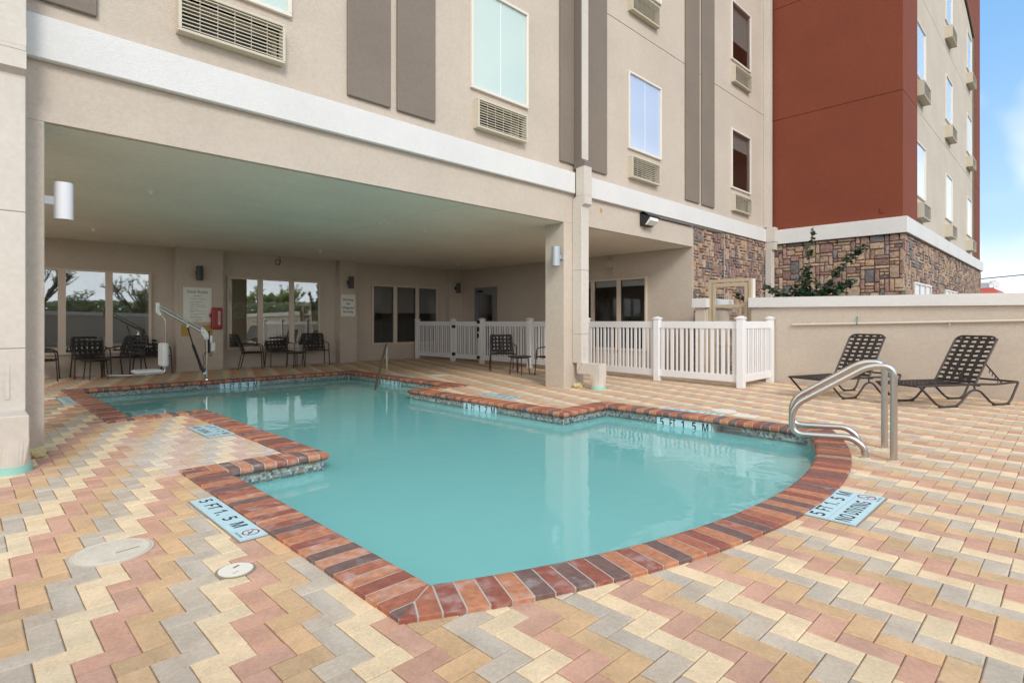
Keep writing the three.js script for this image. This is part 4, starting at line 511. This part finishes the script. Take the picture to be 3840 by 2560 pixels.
function makeLounger() {                                           // z runs from the foot end (0) to the head end
  const t = thing('sun_lounger', '', 'sun lounger'), R = .0155, HF = .315, LEN = 1.92, HW = .32;
  for (const s of [-1, 1]) {
    const x = s * HW;
    sub('side_rail', bent([v(x, HF, .02), v(x, HF, 1.25), v(x, HF - .012, 1.45), v(x, HF + .015, LEN - .02)], R, .1, 30, 8), mat.tube, t);
    const xo = s * (HW + .012);
    sub('leg', bent([v(xo, HF - .01, .06), v(xo, .016, .40), v(xo, .016, .74), v(xo, .235, .98), v(xo, .235, 1.14), v(xo, .016, 1.40), v(xo, .016, 1.72), v(xo, HF + .005, LEN - .03)], R, .10, 90, 8), mat.tube, t);
    for (const z of [.43, .71, 1.43, 1.69]) sub('foot', chamfer(.036, .024, .055, .006).translate(xo, .012, z), mat.tube, t);
    sub('leg_strut', tube([v(xo, .235, 1.06), v(x, HF, 1.06)], R * .8, 4, 8), mat.tube, t);
  }
  sub('foot_rail', tube([v(-HW, HF, .02), v(HW, HF, .02)], R, 6, 8), mat.tube, t); sub('head_rail', tube([v(-HW, HF + .015, LEN - .02), v(HW, HF + .015, LEN - .02)], R, 6, 8), mat.tube, t); sub('cross_rail', tube([v(-HW, HF - .02, 1.16), v(HW, HF - .02, 1.16)], R * .9, 6, 8), mat.tube, t);
  const H0 = v(0, HF + .01, 1.12), an = THREE.MathUtils.degToRad(57), up = v(0, Math.sin(an), Math.cos(an)), BL = .80, bp = (x, k) => H0.clone().addScaledVector(up, k * BL).add(v(x, 0, 0)), bw = HW - .025;
  sub('back_frame', bent([bp(-bw, 0), bp(-bw, 1), bp(bw, 1), bp(bw, 0)], R, .11, 60, 8), mat.tube, t);
  for (const s of [-1, 1]) { const a = bp(s * (bw - .03), .46), b = v(s * (bw - .03), HF + .01, 1.66); sub('back_prop', tube([a, b], .011, 4, 8), mat.tube, t); for (let i = 0; i < 4; i++) { const p = a.clone().lerp(b, .35 + i * .16); sub('prop_notch', tube([p, p.clone().add(v(0, -.055, -.012))], .007, 2, 6), mat.tube, t); } }
  for (let i = 0; i < 4; i++) { const x = mix(-bw + .115, bw - .115, i / 3); sub('strap', strapGeo(v(x, HF + .017, .02), v(x, HF + .012, 1.15), v(1, 0, 0), .055, .004, .012), mat.strap, t); sub('strap', strapGeo(bp(x, .02), bp(x, 1.015), v(1, 0, 0), .055, .004, .008), mat.strap, t); }
  for (let i = 0; i < 14; i++) { const z = mix(.06, 1.08, i / 13); sub('strap', strapGeo(v(-HW - .014, HF + .004, z), v(HW + .014, HF + .004, z), v(0, 0, 1), .045, .005, .014, 10, .004), mat.strap, t); }
  for (let i = 0; i < 10; i++) { const k = mix(.03, .93, i / 9); sub('strap', strapGeo(bp(-bw - .014, k), bp(bw + .014, k), up, .043, .005, .010, 10, .004), mat.strap, t); }
  return t;
}
const lounger = makeLounger();
copyOf(lounger, 'dark strap sun lounger behind the bent steel handrails, nearer the white fence', [9.55, 3.04], [.943, -.334]); copyOf(lounger, 'dark strap sun lounger with raised back farther from the white fence', [9.63, 1.87], [.862, -.507]);
// ================================================================ HANDRAILS AND POOL LIFT
{ const d = [-.275, .961];
  for (const [p, lab, k] of [[[5.835, 1.14], 'bent stainless steel pool handrail beside the paving marker NO DIVING', 0], [[6.339, 1.314], 'bent stainless steel pool handrail on the lounger side of its pair', 1]]) {
    const t = thing('pool_handrail', lab, 'handrail', [p[0], 0, p[1]], 'pair of bent stainless handrails'); const Q = (s, h) => V3(p[0] + d[0] * s, h, p[1] + d[1] * s);
    mesh('rail', bent([Q(0, 0), Q(0, .825), Q(.185, .825), Q(.80, .42), Q(.80, .16), Q(.60, .162), Q(.315, .172), Q(.218, .09), Q(.212, 0)], .0285, .17, 150, 16), mat.steel, t);
    for (const s of [0, .212]) { const q = Q(s, 0); mesh('escutcheon', new THREE.CylinderGeometry(.036, .042, .008, 24).translate(q.x, .003, q.z), mat.mortar, t); } }
  const t = thing('pool_handrail', 'single steel stair handrail sloping down into the shaded pool water', 'handrail', [7.2, 0, 11.5]); mesh('rail', bent([V3(7.2, 0, 11.5), V3(7.19, .70, 11.49), V3(7.10, .66, 11.38), V3(5.90, -.16, 9.87)], .024, .12, 60, 12), mat.steel, t); mesh('escutcheon', cyl(7.2, -.001, .01, 11.5, .045, .04, 20), mat.steel, t);
}
{ const W = 12.69, t = thing('pool_lift', 'steel pool lift with white plastic seat and black piston beside the rear coping', 'pool lift', [3.645, 0, W]), Q = (x, h, dw = 0) => V3(x, h, W + dw);
  mesh('post', cyl(3.645, 0, .90, W, .030, .030, 16), mat.chrome, t); mesh('base_collar', cyl(3.645, 0, .035, W, .05, .045, 16), mat.chrome, t);
  const plate = (pts, n, th = .05) => { const s = new THREE.Shape(pts.map(p => new THREE.Vector2(p[0], p[1]))); mesh(n, uvBox(new THREE.ExtrudeGeometry(s, { depth: th, bevelEnabled: true, bevelSize: .003, bevelThickness: .003, bevelSegments: 1 }).toNonIndexed().translate(0, 0, -W - th / 2)), mat.plastic, t); };
  plate([[3.545, 1.09], [3.585, 1.09], [3.675, .97], [3.675, .85], [3.62, .85], [3.545, .99]], 'arm_bracket'); plate([[2.745, 1.585], [2.795, 1.585], [2.795, 1.42], [2.835, 1.375], [2.805, 1.34], [2.745, 1.40]], 'seat_bracket');
  mesh('upper_arm', tube([Q(2.79, 1.555), Q(3.57, 1.072)], .012, 4, 10), mat.chrome, t); mesh('lower_arm', tube([Q(2.79, 1.475), Q(3.57, .995)], .024, 4, 12), mat.chrome, t);
  for (const [x, h] of [[2.77, 1.56], [2.77, 1.485], [3.575, 1.065], [3.575, .995]]) { const b = new THREE.CylinderGeometry(.011, .011, .064, 8).rotateX(Math.PI / 2); const q = Q(x, h); b.translate(q.x, q.y, q.z); mesh('bolt', b, mat.chrome, t); }
  mesh('seat_pole', bent([Q(2.815, 1.355), Q(2.90, 1.26), Q(2.90, .20), Q(2.30, .195), Q(1.98, .215)], .019, .09, 60, 10), mat.chrome, t);
  mesh('backrest', bx(2.815, 2.915, .335, .80, W - .21, W + .21, .03).rotateZ(0), mat.plastic, t); mesh('seat', bx(2.36, 2.83, .215, .285, W - .22, W + .22, .03), mat.plastic, t); mesh('seat_clamp', bx(2.55, 2.62, .175, .215, W - .03, W + .03, .006), mat.chrome, t); mesh('foot_bar', tube([Q(1.98, .215, -.16), Q(1.98, .215, .16)], .014, 4, 8), mat.chrome, t);
  mesh('piston_rod', tube([Q(3.285, 1.135), Q(3.40, .72)], .013, 4, 10), mat.black, t); mesh('piston', tube([Q(3.395, .735), Q(3.55, .26)], .027, 4, 12), mat.black, t); mesh('motor', tube([Q(3.545, .275), Q(3.60, .19)], .04, 4, 12), mat.greyPaint, t); mesh('piston_lug', bx(3.275, 3.315, 1.10, 1.17, W - .02, W + .02, .005), mat.plastic, t); mesh('motor_bracket', bx(3.57, 3.64, .13, .22, W - .03, W + .03, .01), mat.chrome, t);
  mesh('control_box', bx(3.715, 3.80, .60, .78, W - .05, W + .05, .008), mat.ceramic, t); mesh('battery', bx(3.70, 3.745, .78, .93, W - .05, W + .05, .008), mat.plastic, t); mesh('control_mount', bx(3.676, 3.70, .58, 1.02, W - .03, W + .03), mat.black, t);
  mesh('cable', tube([Q(3.72, .60), Q(3.75, .53), Q(3.71, .50), Q(3.70, .56), Q(3.62, .58, -.04), Q(3.57, .50, -.04), Q(3.59, .36, -.03), Q(3.57, .27)], .006, 50, 6, true), mat.cord, t);
  tag(t, t.userData.label, 'pool lift');
}
// ================================================================ LIGHTS, SIGNS, SERVICES
function sconce(pos, out, m, label, group, k = 1) {               // pos on the wall, out = plan direction away from it
  const t = thing('wall_light', label, 'wall light', pos, group), r = .077 * k, [x, h, w] = pos, c = [x + out[0] * .155 * k, w + out[1] * .155 * k], al = Math.atan2(out[1], out[0]);
  const place = g => g.rotateY(al).translate(x, h, -w);
  mesh('back_plate', place(bx(0, .012, -.055, .055, -.055, .055, .003)), m, t); mesh('arm', place(bx(.012, .10, -.045, .035, -.02, .02, .004)), m, t);
  mesh('shade', new THREE.LatheGeometry([[r - .006, -.170], [r, -.176], [r, .170], [r - .005, .175], [r - .008, .17], [r - .008, -.165]].map(p => new THREE.Vector2(p[0], p[1] * k)), 32).translate(c[0], h, -c[1]), m, t); mesh('lens', cyl(c[0], h - .162 * k, h - .15 * k, c[1], r - .009, r - .009, 24), mat.lens, t); mesh('top_cap', cyl(c[0], h + .15 * k, h + .16 * k, c[1], r - .009, r - .009, 24), m, t);
}
sconce([7.853, 2.40, 6.66], [-1, 0], mat.silver, 'silver cylinder wall light on the column with brown downpipe', 'cylinder wall lights');
sconce([.556, 2.37, 6.84], [1, 0], M([.76, .76, .78], .45), 'pale silver cylinder wall light on the corner column', 'cylinder wall lights');
sconce([4.21, 2.41, BK - .262], [0, -1], mat.greyPaint, 'dark grey cylinder wall light above the Pool Rules sign', 'cylinder wall lights'); sconce([8.285, 2.38, BK - .262], [0, -1], mat.greyPaint, 'dark grey cylinder wall light above the no lifeguard sign', 'cylinder wall lights'); sconce([12.38, 2.38, BK - .262], [0, -1], mat.greyPaint, 'dark grey cylinder wall light on the corner pilaster near the door', 'cylinder wall lights');
const spk = new THREE.LatheGeometry([[.001, -.075], [.012, -.075], [.012, -.06], [.006, -.055], [.028, -.05], [.034, -.012], [.055, -.006], [.055, 0]].map(p => new THREE.Vector2(...p)), 20), dl = new THREE.LatheGeometry([[.0, -.004], [.055, -.004], [.062, -.014], [.098, -.008], [.1, 0]].map(p => new THREE.Vector2(...p)), 32);
for (const [x, w, lab, m] of [[1.884, 9.01, 'white ceiling sprinkler head above the left paved step', mat.plastic], [1.863, 13.47, 'white ceiling sprinkler head above the tree reflecting windows', mat.plastic], [6.53, 13.55, 'white ceiling sprinkler head above the middle windows', mat.plastic], [6.545, 9.07, 'yellowed cream ceiling sprinkler head over the pool', mat.ceramic], [11.14, 13.7, 'white ceiling sprinkler head above the fence gate', mat.plastic]]) { const t = thing('sprinkler_head', lab, 'sprinkler', [x, CE - .007, w], 'ceiling sprinkler heads'); sub('escutcheon', spk, m, t); sub('deflector', new THREE.CylinderGeometry(.016, .016, .004, 16).translate(0, -.079, 0), mat.silver, t); }
for (const [x, w, lab] of [[5.56, 11.56, 'round recessed ceiling light in the middle of the ceiling joint'], [5.56, 8.98, 'round recessed ceiling light on the joint near the front beam'], [5.56, 13.92, 'round recessed ceiling light on the joint near the rear wall'], [11.35, 11.37, 'round recessed ceiling light near the door wall'], [10.54, 11.46, 'round recessed ceiling light above the fence gate side'], [10.55, 13.94, 'round recessed ceiling light near the rear corner pilaster'], [.77, 8.915, 'round recessed ceiling light beside the corner column']]) { const t = thing('ceiling_light', lab, 'ceiling light', [x, CE - .007, w], 'recessed ceiling lights'); sub('trim', dl, mat.plastic, t); sub('lens', new THREE.CylinderGeometry(.05, .05, .004, 24).translate(0, -.004, 0), mat.lens, t); }
{ const t = thing('flood_light', 'black wall pack flood light with white lens under the white band', 'flood light', [10.6, 3.4, F - .02]), x0 = 10.36, x1 = 10.74, q = (w, h) => [w, h]; const pr = [[F, 3.53], [F - .10, 3.535], [F - .24, 3.44], [F - .10, 3.27], [F, 3.27]];
  const solid = (pts, a, b) => poly([pts.map(p => [a, p[1], -p[0]]), pts.map(p => [b, p[1], -p[0]]), ...pts.map((p, i) => { const r = pts[(i + 1) % pts.length]; return [[a, p[1], -p[0]], [a, r[1], -r[0]], [b, r[1], -r[0]], [b, p[1], -p[0]]]; })]);
  mesh('housing', solid(pr, x0, x1), mat.black, t); mesh('hood', solid([[F - .02, 3.548], [F - .12, 3.552], [F - .255, 3.455], [F - .25, 3.44], [F - .11, 3.537], [F - .02, 3.537]], x0 - .01, x1 + .01), mat.black, t); mesh('lens', solid([[F - .236, 3.428], [F - .245, 3.36], [F - .15, 3.28], [F - .115, 3.282]], x0 + .03, x1 - .03), mat.lens, t);
  const c = thing('conduit', 'grey steel conduit running under the band and down the stone facing', 'conduit', [14, 3, F - .05]); mesh('conduit_run', bent([V3(10.72, 3.50, F - .03), V3(10.82, 3.535, F - .045), V3(14.16, 3.535, F - .075), V3(14.26, 3.45, F - .075), V3(14.26, .3, F - .075)], .013, .06, 60, 8), mat.conduit, c); mesh('conduit_run', tube([V3(10.9, 3.515, F - .012), V3(12.6, 3.515, F - .012)], .010, 6, 8), mat.black, c); for (const h of [1.0, 2.2, 3.1]) mesh('clip', bx(14.23, 14.29, h, h + .02, F - .09, F - .04), mat.conduit, c);
  const j = thing('junction_box', 'beige junction box with four conduit stubs high on the side wall', 'box', [SD, 2.8, 9.03]); mesh('box', lb(sdw, 8.88, 9.17, 2.68, 2.89, 0, .08, .006), mat.stucco, j); for (const w of [8.94, 9.08]) { mesh('conduit_stub', tube([V3(SD - .03, 2.89, w), V3(SD - .03, 3.03, w)], .014, 2, 8), mat.stucco, j); mesh('conduit_stub', tube([V3(SD - .03, 2.50, w), V3(SD - .03, 2.68, w)], .014, 2, 8), mat.stucco, j); }
  tag(mesh('coiled_cable', merge([tube([V3(6.33, CE - .01, BK - .02), V3(6.335, 2.95, BK - .03), V3(6.345, 2.88, BK - .03), V3(6.30, 2.80, BK - .03), V3(6.23, 2.80, BK - .03), V3(6.21, 2.88, BK - .035), V3(6.26, 2.93, BK - .035), V3(6.32, 2.90, BK - .04), V3(6.335, 2.84, BK - .04), V3(6.30, 2.78, BK - .03)], .008, 70, 6, true)]), mat.cord), 'loose coiled dark cable hanging from the ceiling above middle windows', 'cable');
}
function sign(name, label, cat, pl, u0, u1, h0, h1, th, px, py, draw, group) { const t = thing(name, label, cat, pl.axis === 'W' ? [(u0 + u1) / 2, (h0 + h1) / 2, pl.at - .001] : [pl.at, (h0 + h1) / 2, (u0 + u1) / 2], group); mesh('board', lb(pl, u0, u1, h0, h1, .001, th, .002), M([.70, .71, .66], .5), t);
  const d = th + .0015, f = pl.flip ? -1 : 1; const P = (u, h) => pl.axis === 'W' ? V3(u, h, pl.at - d) : V3(pl.at - d, h, u); mesh('lettering', quad(P(u0 + .003, h0 + .003), P(u1 - .003, h0 + .003), P(u1 - .003, h1 - .003), P(u0 + .003, h1 - .003)), canvasMat(px, py, draw, .45), t); return t; }
const pil = { axis: 'W', at: BK - .26 }, board = (g, w, h) => { g.fillStyle = '#dfe1d8'; g.fillRect(0, 0, w, h); g.fillStyle = '#8b8b86'; for (const [x, y] of [[.06, .045], [.94, .045], [.06, .955], [.94, .955]]) { g.beginPath(); g.arc(x * w, y * h, w * .012, 0, 7); g.fill(); } };
sign('pool_rules_sign', 'white Pool Rules sign board on the pilaster beside the red box', 'sign', pil, 3.885, 4.52, 1.205, 2.06, .012, 640, 860, (g, w, h) => { board(g, w, h); g.fillStyle = '#2b2b2b'; word(g, 'Pool Rules', w / 2, h * .125, 104, .98, 'sans-serif', 'center', 'normal'); g.fillStyle = '#5a5a55'; word(g, 'Pool Hours:', w / 2, h * .245, 34); word(g, '7:00 AM - 10:00 PM', w / 2, h * .335, 38, 1, 'sans-serif', 'center', 'normal');
  g.fillStyle = 'rgba(70,70,66,.62)'; for (const [r, L] of [[.415, .46], [.46, .32], [.505, .54], [.553, .60], [.580, .12], [.63, .32], [.68, .54], [.706, .14], [.755, .58], [.805, .30], [.853, .46], [.885, .38]]) { let x = .23 * w; const e = x + L * w; while (x < e) { const q = 10 + rnd() * 34; g.fillRect(x, r * h, Math.min(q, e - x), 9); x += q + 7; } } for (const [a, L] of [[.94, .34], [.965, .1]]) g.fillRect((.5 - L / 2) * w, a * h, L * w, 8); });
sign('lifeguard_sign', 'white Warning No Lifeguard On Duty sign on the middle pilaster', 'sign', pil, 8.035, 8.50, 1.375, 2.025, .012, 480, 670, (g, w, h) => { board(g, w, h); g.fillStyle = '#33332f'; ['Warning', 'No', 'Lifeguard', 'On Duty'].forEach((s, i) => word(g, s, w / 2, h * (.24 + i * .185), 92, .98, 'sans-serif', 'center', 'bold')); });
{ const o = thing('diving_sign', 'No Diving Allowed sign on the rear of the column, seen mirrored in window glass', 'sign', [8.14, 1.7, F + .465]); mesh('board', bx(7.92, 8.36, 1.35, 2.0, F + .462, F + .474, .002), M([.70, .71, .66], .5), o); mesh('lettering', quad(V3(8.357, 1.353, F + .4755), V3(7.923, 1.353, F + .4755), V3(7.923, 1.997, F + .4755), V3(8.357, 1.997, F + .4755)), canvasMat(480, 700, (g, w, h) => { board(g, w, h); g.fillStyle = '#2b2b2b';['No', 'Diving', 'Allowed'].forEach((s, i) => word(g, s, w / 2, h * (.17 + i * .17), 100)); no(g, w / 2, h * .76, h * .12); }), o); }
{ const t = thing('emergency_box', 'red emergency call box overlapping the edge of the Pool Rules sign', 'call box', [4.63, 1.3, BK - .3]), x0 = 4.50, x1 = 4.745; mesh('housing', bx(x0, x1, 1.03, 1.565, BK - .40, BK - .261, .02), mat.alarm, t); mesh('door', bx(x0 + .035, x1 - .012, 1.065, 1.53, BK - .415, BK - .40, .006), mat.alarm, t); mesh('handle', bx(4.455, 4.50, 1.32, 1.42, BK - .36, BK - .30, .015), mat.alarm, t);
  mesh('lettering', quad(V3(4.625, 1.12, BK - .4165), V3(4.685, 1.12, BK - .4165), V3(4.685, 1.47, BK - .4165), V3(4.625, 1.47, BK - .4165)), canvasMat(96, 560, (g, w, h) => { g.fillStyle = '#5c0d10'; g.fillRect(0, 0, w, h); g.fillStyle = '#d8c9c4'; g.beginPath(); g.moveTo(6, 0); g.lineTo(w - 6, 0); g.lineTo(w - 6, h - 60); g.lineTo(w / 2, h); g.lineTo(6, h - 60); g.fill(); g.fillStyle = '#7a1216'; g.save(); g.translate(w / 2, h * .46); g.rotate(Math.PI / 2); word(g, 'EMERGENCY', 0, 2, 72, .98); g.restore(); }), t); }
// ================================================================ PLANTS, TREES, FAR THINGS
function leafCloud(pts, size, squash = 1) { const pos = []; for (const p of pts) { const a = rr(0, 6.283), b = rr(-1, 1), s = size * rr(.6, 1.3), u = new THREE.Vector3(Math.cos(a), rr(-.5, .5), Math.sin(a)).normalize(), w = new THREE.Vector3(rr(-1, 1), b, rr(-1, 1)).cross(u).normalize(); const q = (i, j) => p.clone().addScaledVector(u, i * s).addScaledVector(w, j * s * .55 * squash); const A = q(-.5, 0), B = q(0, -.5), C = q(.55, 0), D = q(0, .5); for (const t of [[A, B, C], [A, C, D]]) for (const k of t) pos.push(k.x, k.y, k.z); } return uvBox(tri3(pos)); }
function tree(x, w, H, spread, dens, name, label, m, lean = 0) {
  const t = thing(name, label, 'tree', [x, -.6, w], 'trees beyond the boundary wall'), limbs = [], pts = []; const grow = (p, d, L, r, lv) => { const e = p.clone().addScaledVector(d, L), mid = p.clone().lerp(e, .5).add(new THREE.Vector3(rr(-.1, .1) * L, rr(-.05, .1) * L, rr(-.1, .1) * L)); limbs.push(new THREE.TubeGeometry(new THREE.QuadraticBezierCurve3(p, mid, e), 4, r, 5)); if (lv >= 2) for (let i = 0; i < dens; i++) { const k = rr(.15, 1.1); pts.push(p.clone().lerp(e, k).add(new THREE.Vector3(rr(-.4, .4), rr(-.3, .3), rr(-.4, .4)).multiplyScalar(spread * .28))); } if (lv < 4) { const n = lv === 0 ? 5 : 3; for (let i = 0; i < n; i++) { const a = rr(0, 6.283); grow(p.clone().lerp(e, lv ? rr(.5, 1) : rr(.6, 1)), d.clone().multiplyScalar(.7).add(new THREE.Vector3(Math.cos(a) * spread * .45, rr(.0, .45), Math.sin(a) * spread * .45)).normalize(), L * rr(.6, .82), r * .55, lv + 1); } } };
  grow(V3(x, -.6, w), new THREE.Vector3(lean, 1, rr(-.1, .1)).normalize(), H * .30, H * .022, 0); mesh('trunk', merge(limbs), mat.bark, t); mesh('crown', leafCloud(pts, .16), m, t);
}
for (const [x, w, H, s, d, m, lab] of [[4.6, -27, 9.5, 1.0, 9, 0, 'tall thin tree with bare twigs mirrored in the window by the corner column'], [8, -32, 6.4, 1.2, 12, 0, 'sparse spreading tree mirrored in the middle pane of the far windows'], [11.6, -30, 8.0, 1.2, 12, 0, 'wind blown twiggy tree mirrored in the pane nearest the pilaster'], [14.5, -36, 6.5, 1.3, 20, 0, 'distant grey green tree behind the boundary wall corner'], [19, -27, 6.6, 1.3, 34, 1, 'light green feathery tree mirrored behind the fence reflection'], [22.5, -29, 7.4, 1.3, 34, 1, 'broad light green tree mirrored in the middle windows'], [25.5, -27, 7.6, 1.3, 36, 1, 'dense light green tree mirrored next to the tallest one'], [29, -24, 9.2, 1.2, 36, 1, 'tallest light green tree mirrored in the pane by the lifeguard sign'], [33, -27, 8.0, 1.2, 34, 1, 'leafy green tree farthest along the court wall'], [1.5, -33, 7.5, 1.2, 16, 0, 'grey green tree beyond the end of the boundary wall']]) tree(x, w, H, s, d, 'roadside_tree', lab, m ? mat.leafPale : mat.leaf);
{ const pts = []; for (let i = 0; i < 26000; i++) { const k = rnd(), x = mix(-12, 46, k), w = -31 - 8 * Math.sin(k * 7) + rr(-3, 3) + (x > 14 ? (x - 14) * .45 : 0), top = 2.4 + 1.4 * fbm(k * 3, .3, 9, 3, 5); pts.push(V3(x, -.6 + Math.pow(rnd(), .7) * (top + .6), w)); } const b = mesh('brush_thicket', leafCloud(pts, .5), mat.leaf); b.userData = { kind: 'stuff', label: 'low green brush thicket beyond the boundary wall', category: 'brush' }; }
{ // leafy shrub climbing between court wall and wing
  const t = thing('leafy_shrub', 'dark green climbing shrub with long leafy shoots before the stone wing', 'shrub', [12.9, 0, 4.2]), stems = [], pts = []; const shoot = (a, b, c, n, r, spread) => { const cv = new THREE.QuadraticBezierCurve3(a, b, c); stems.push(new THREE.TubeGeometry(cv, 12, r, 5)); for (let i = 0; i < n; i++) { const k = Math.pow(rnd(), .8), p = cv.getPoint(k), s = spread * (1 - .78 * k) + .035; pts.push(p.add(new THREE.Vector3(rr(-s, s), rr(-s, s), rr(-s, s)))); } };
  const R = V3(12.85, -.3, 4.25); shoot(R, V3(12.9, 1.6, 4.15), V3(12.95, 3.22, 3.98), 190, .012, .09); shoot(R, V3(12.8, 1.6, 4.3), V3(12.9, 2.40, 4.08), 300, .014, .20); shoot(R, V3(12.8, 2.0, 4.0), V3(12.95, 2.74, 3.0), 260, .014, .12); shoot(R, V3(12.8, 1.85, 4.3), V3(12.9, 2.02, 5.0), 180, .012, .16); shoot(R, V3(12.8, 1.9, 3.9), V3(12.9, 2.02, 3.22), 300, .012, .14); shoot(R, V3(12.8, 1.7, 4.6), V3(12.7, 1.80, 5.55), 140, .010, .10);
  for (let i = 0; i < 950; i++) { const a = rr(0, 6.283), q = Math.sqrt(rnd()); pts.push(V3(12.9 + rr(-.2, .2), 1.55 + rr(-.25, .62) * (1 - q * .55), 4.05 + Math.cos(a) * q * .72)); }
  mesh('stem', merge(stems), mat.bark, t); mesh('leaves', leafCloud(pts, .092, 1.5), mat.vine, t); }
{ const t = thing('far_building', 'distant low building with red metal roof and rooftop units', 'building', [110, 0, 12]); mesh('wall', bx(105, 120, -.6, 4.9, 8.2, 30), mat.wingStucco, t); mesh('roof', poly([[[104.4, 4.9, -7.6], [120, 4.9, -7.6], [120, 6.05, -8.6], [105.4, 6.05, -8.6]], [[104.4, 4.9, -30], [120, 4.9, -30], [120, 6.05, -30], [105.4, 6.05, -30]], [[104.4, 4.9, -7.6], [104.4, 4.9, -30], [105.4, 6.05, -30], [105.4, 6.05, -8.6]], [[105.4, 6.05, -8.6], [120, 6.05, -8.6], [120, 6.05, -30], [105.4, 6.05, -30]]]), mat.roofRed, t); mesh('rooftop_unit', bx(106, 108, 6.05, 6.85, 9.2, 10.2), mat.silver, t); mesh('rooftop_unit', bx(106, 107, 6.05, 6.6, 10.4, 13), mat.greyPaint, t);
  const d = thing('satellite_dish', 'pale satellite dish on the distant red roof', 'dish', [106.2, 6.05, 8.6]); mesh('dish', new THREE.SphereGeometry(1.5, 24, 6, 0, 6.283, 0, .48).translate(0, -1.4, 0).rotateZ(.75).rotateX(.5).translate(106.2, 6.75, -8.5), M([.55, .55, .54], .6, { ds: 1 }), d); mesh('mast', tube([V3(106.3, 6.0, 8.7), V3(106.2, 6.75, 8.5)], .05, 2, 6), mat.conduit, d); mesh('feed_arm', tube([V3(106.2, 6.4, 8.4), V3(105.6, 7.2, 9.3)], .03, 2, 6), mat.conduit, d);
  for (const [h, z, lab] of [[7.3, 0, 'black overhead power line crossing the sky over the red roof'], [5.9, .4, 'thin lower overhead cable sagging over the red roof']]) tag(mesh('power_line', tube([V3(100, h - .6, 24), V3(104, h, 9.9), V3(108.2, h + .58, 5.5), V3(112, h + 1.4, 0)], h > 7 ? .075 : .03, 24, 6), mat.wire), lab, 'cable', 'overhead lines'); }
tag(mesh('floating_leaf', new THREE.CircleGeometry(.013, 7).rotateX(-Math.PI / 2).scale(1, 1, .6).translate(2.99, WATER + .004, -4.87), mat.bark), 'tiny brown leaf floating on the open water', 'leaf');
renderer.render(scene, camera);
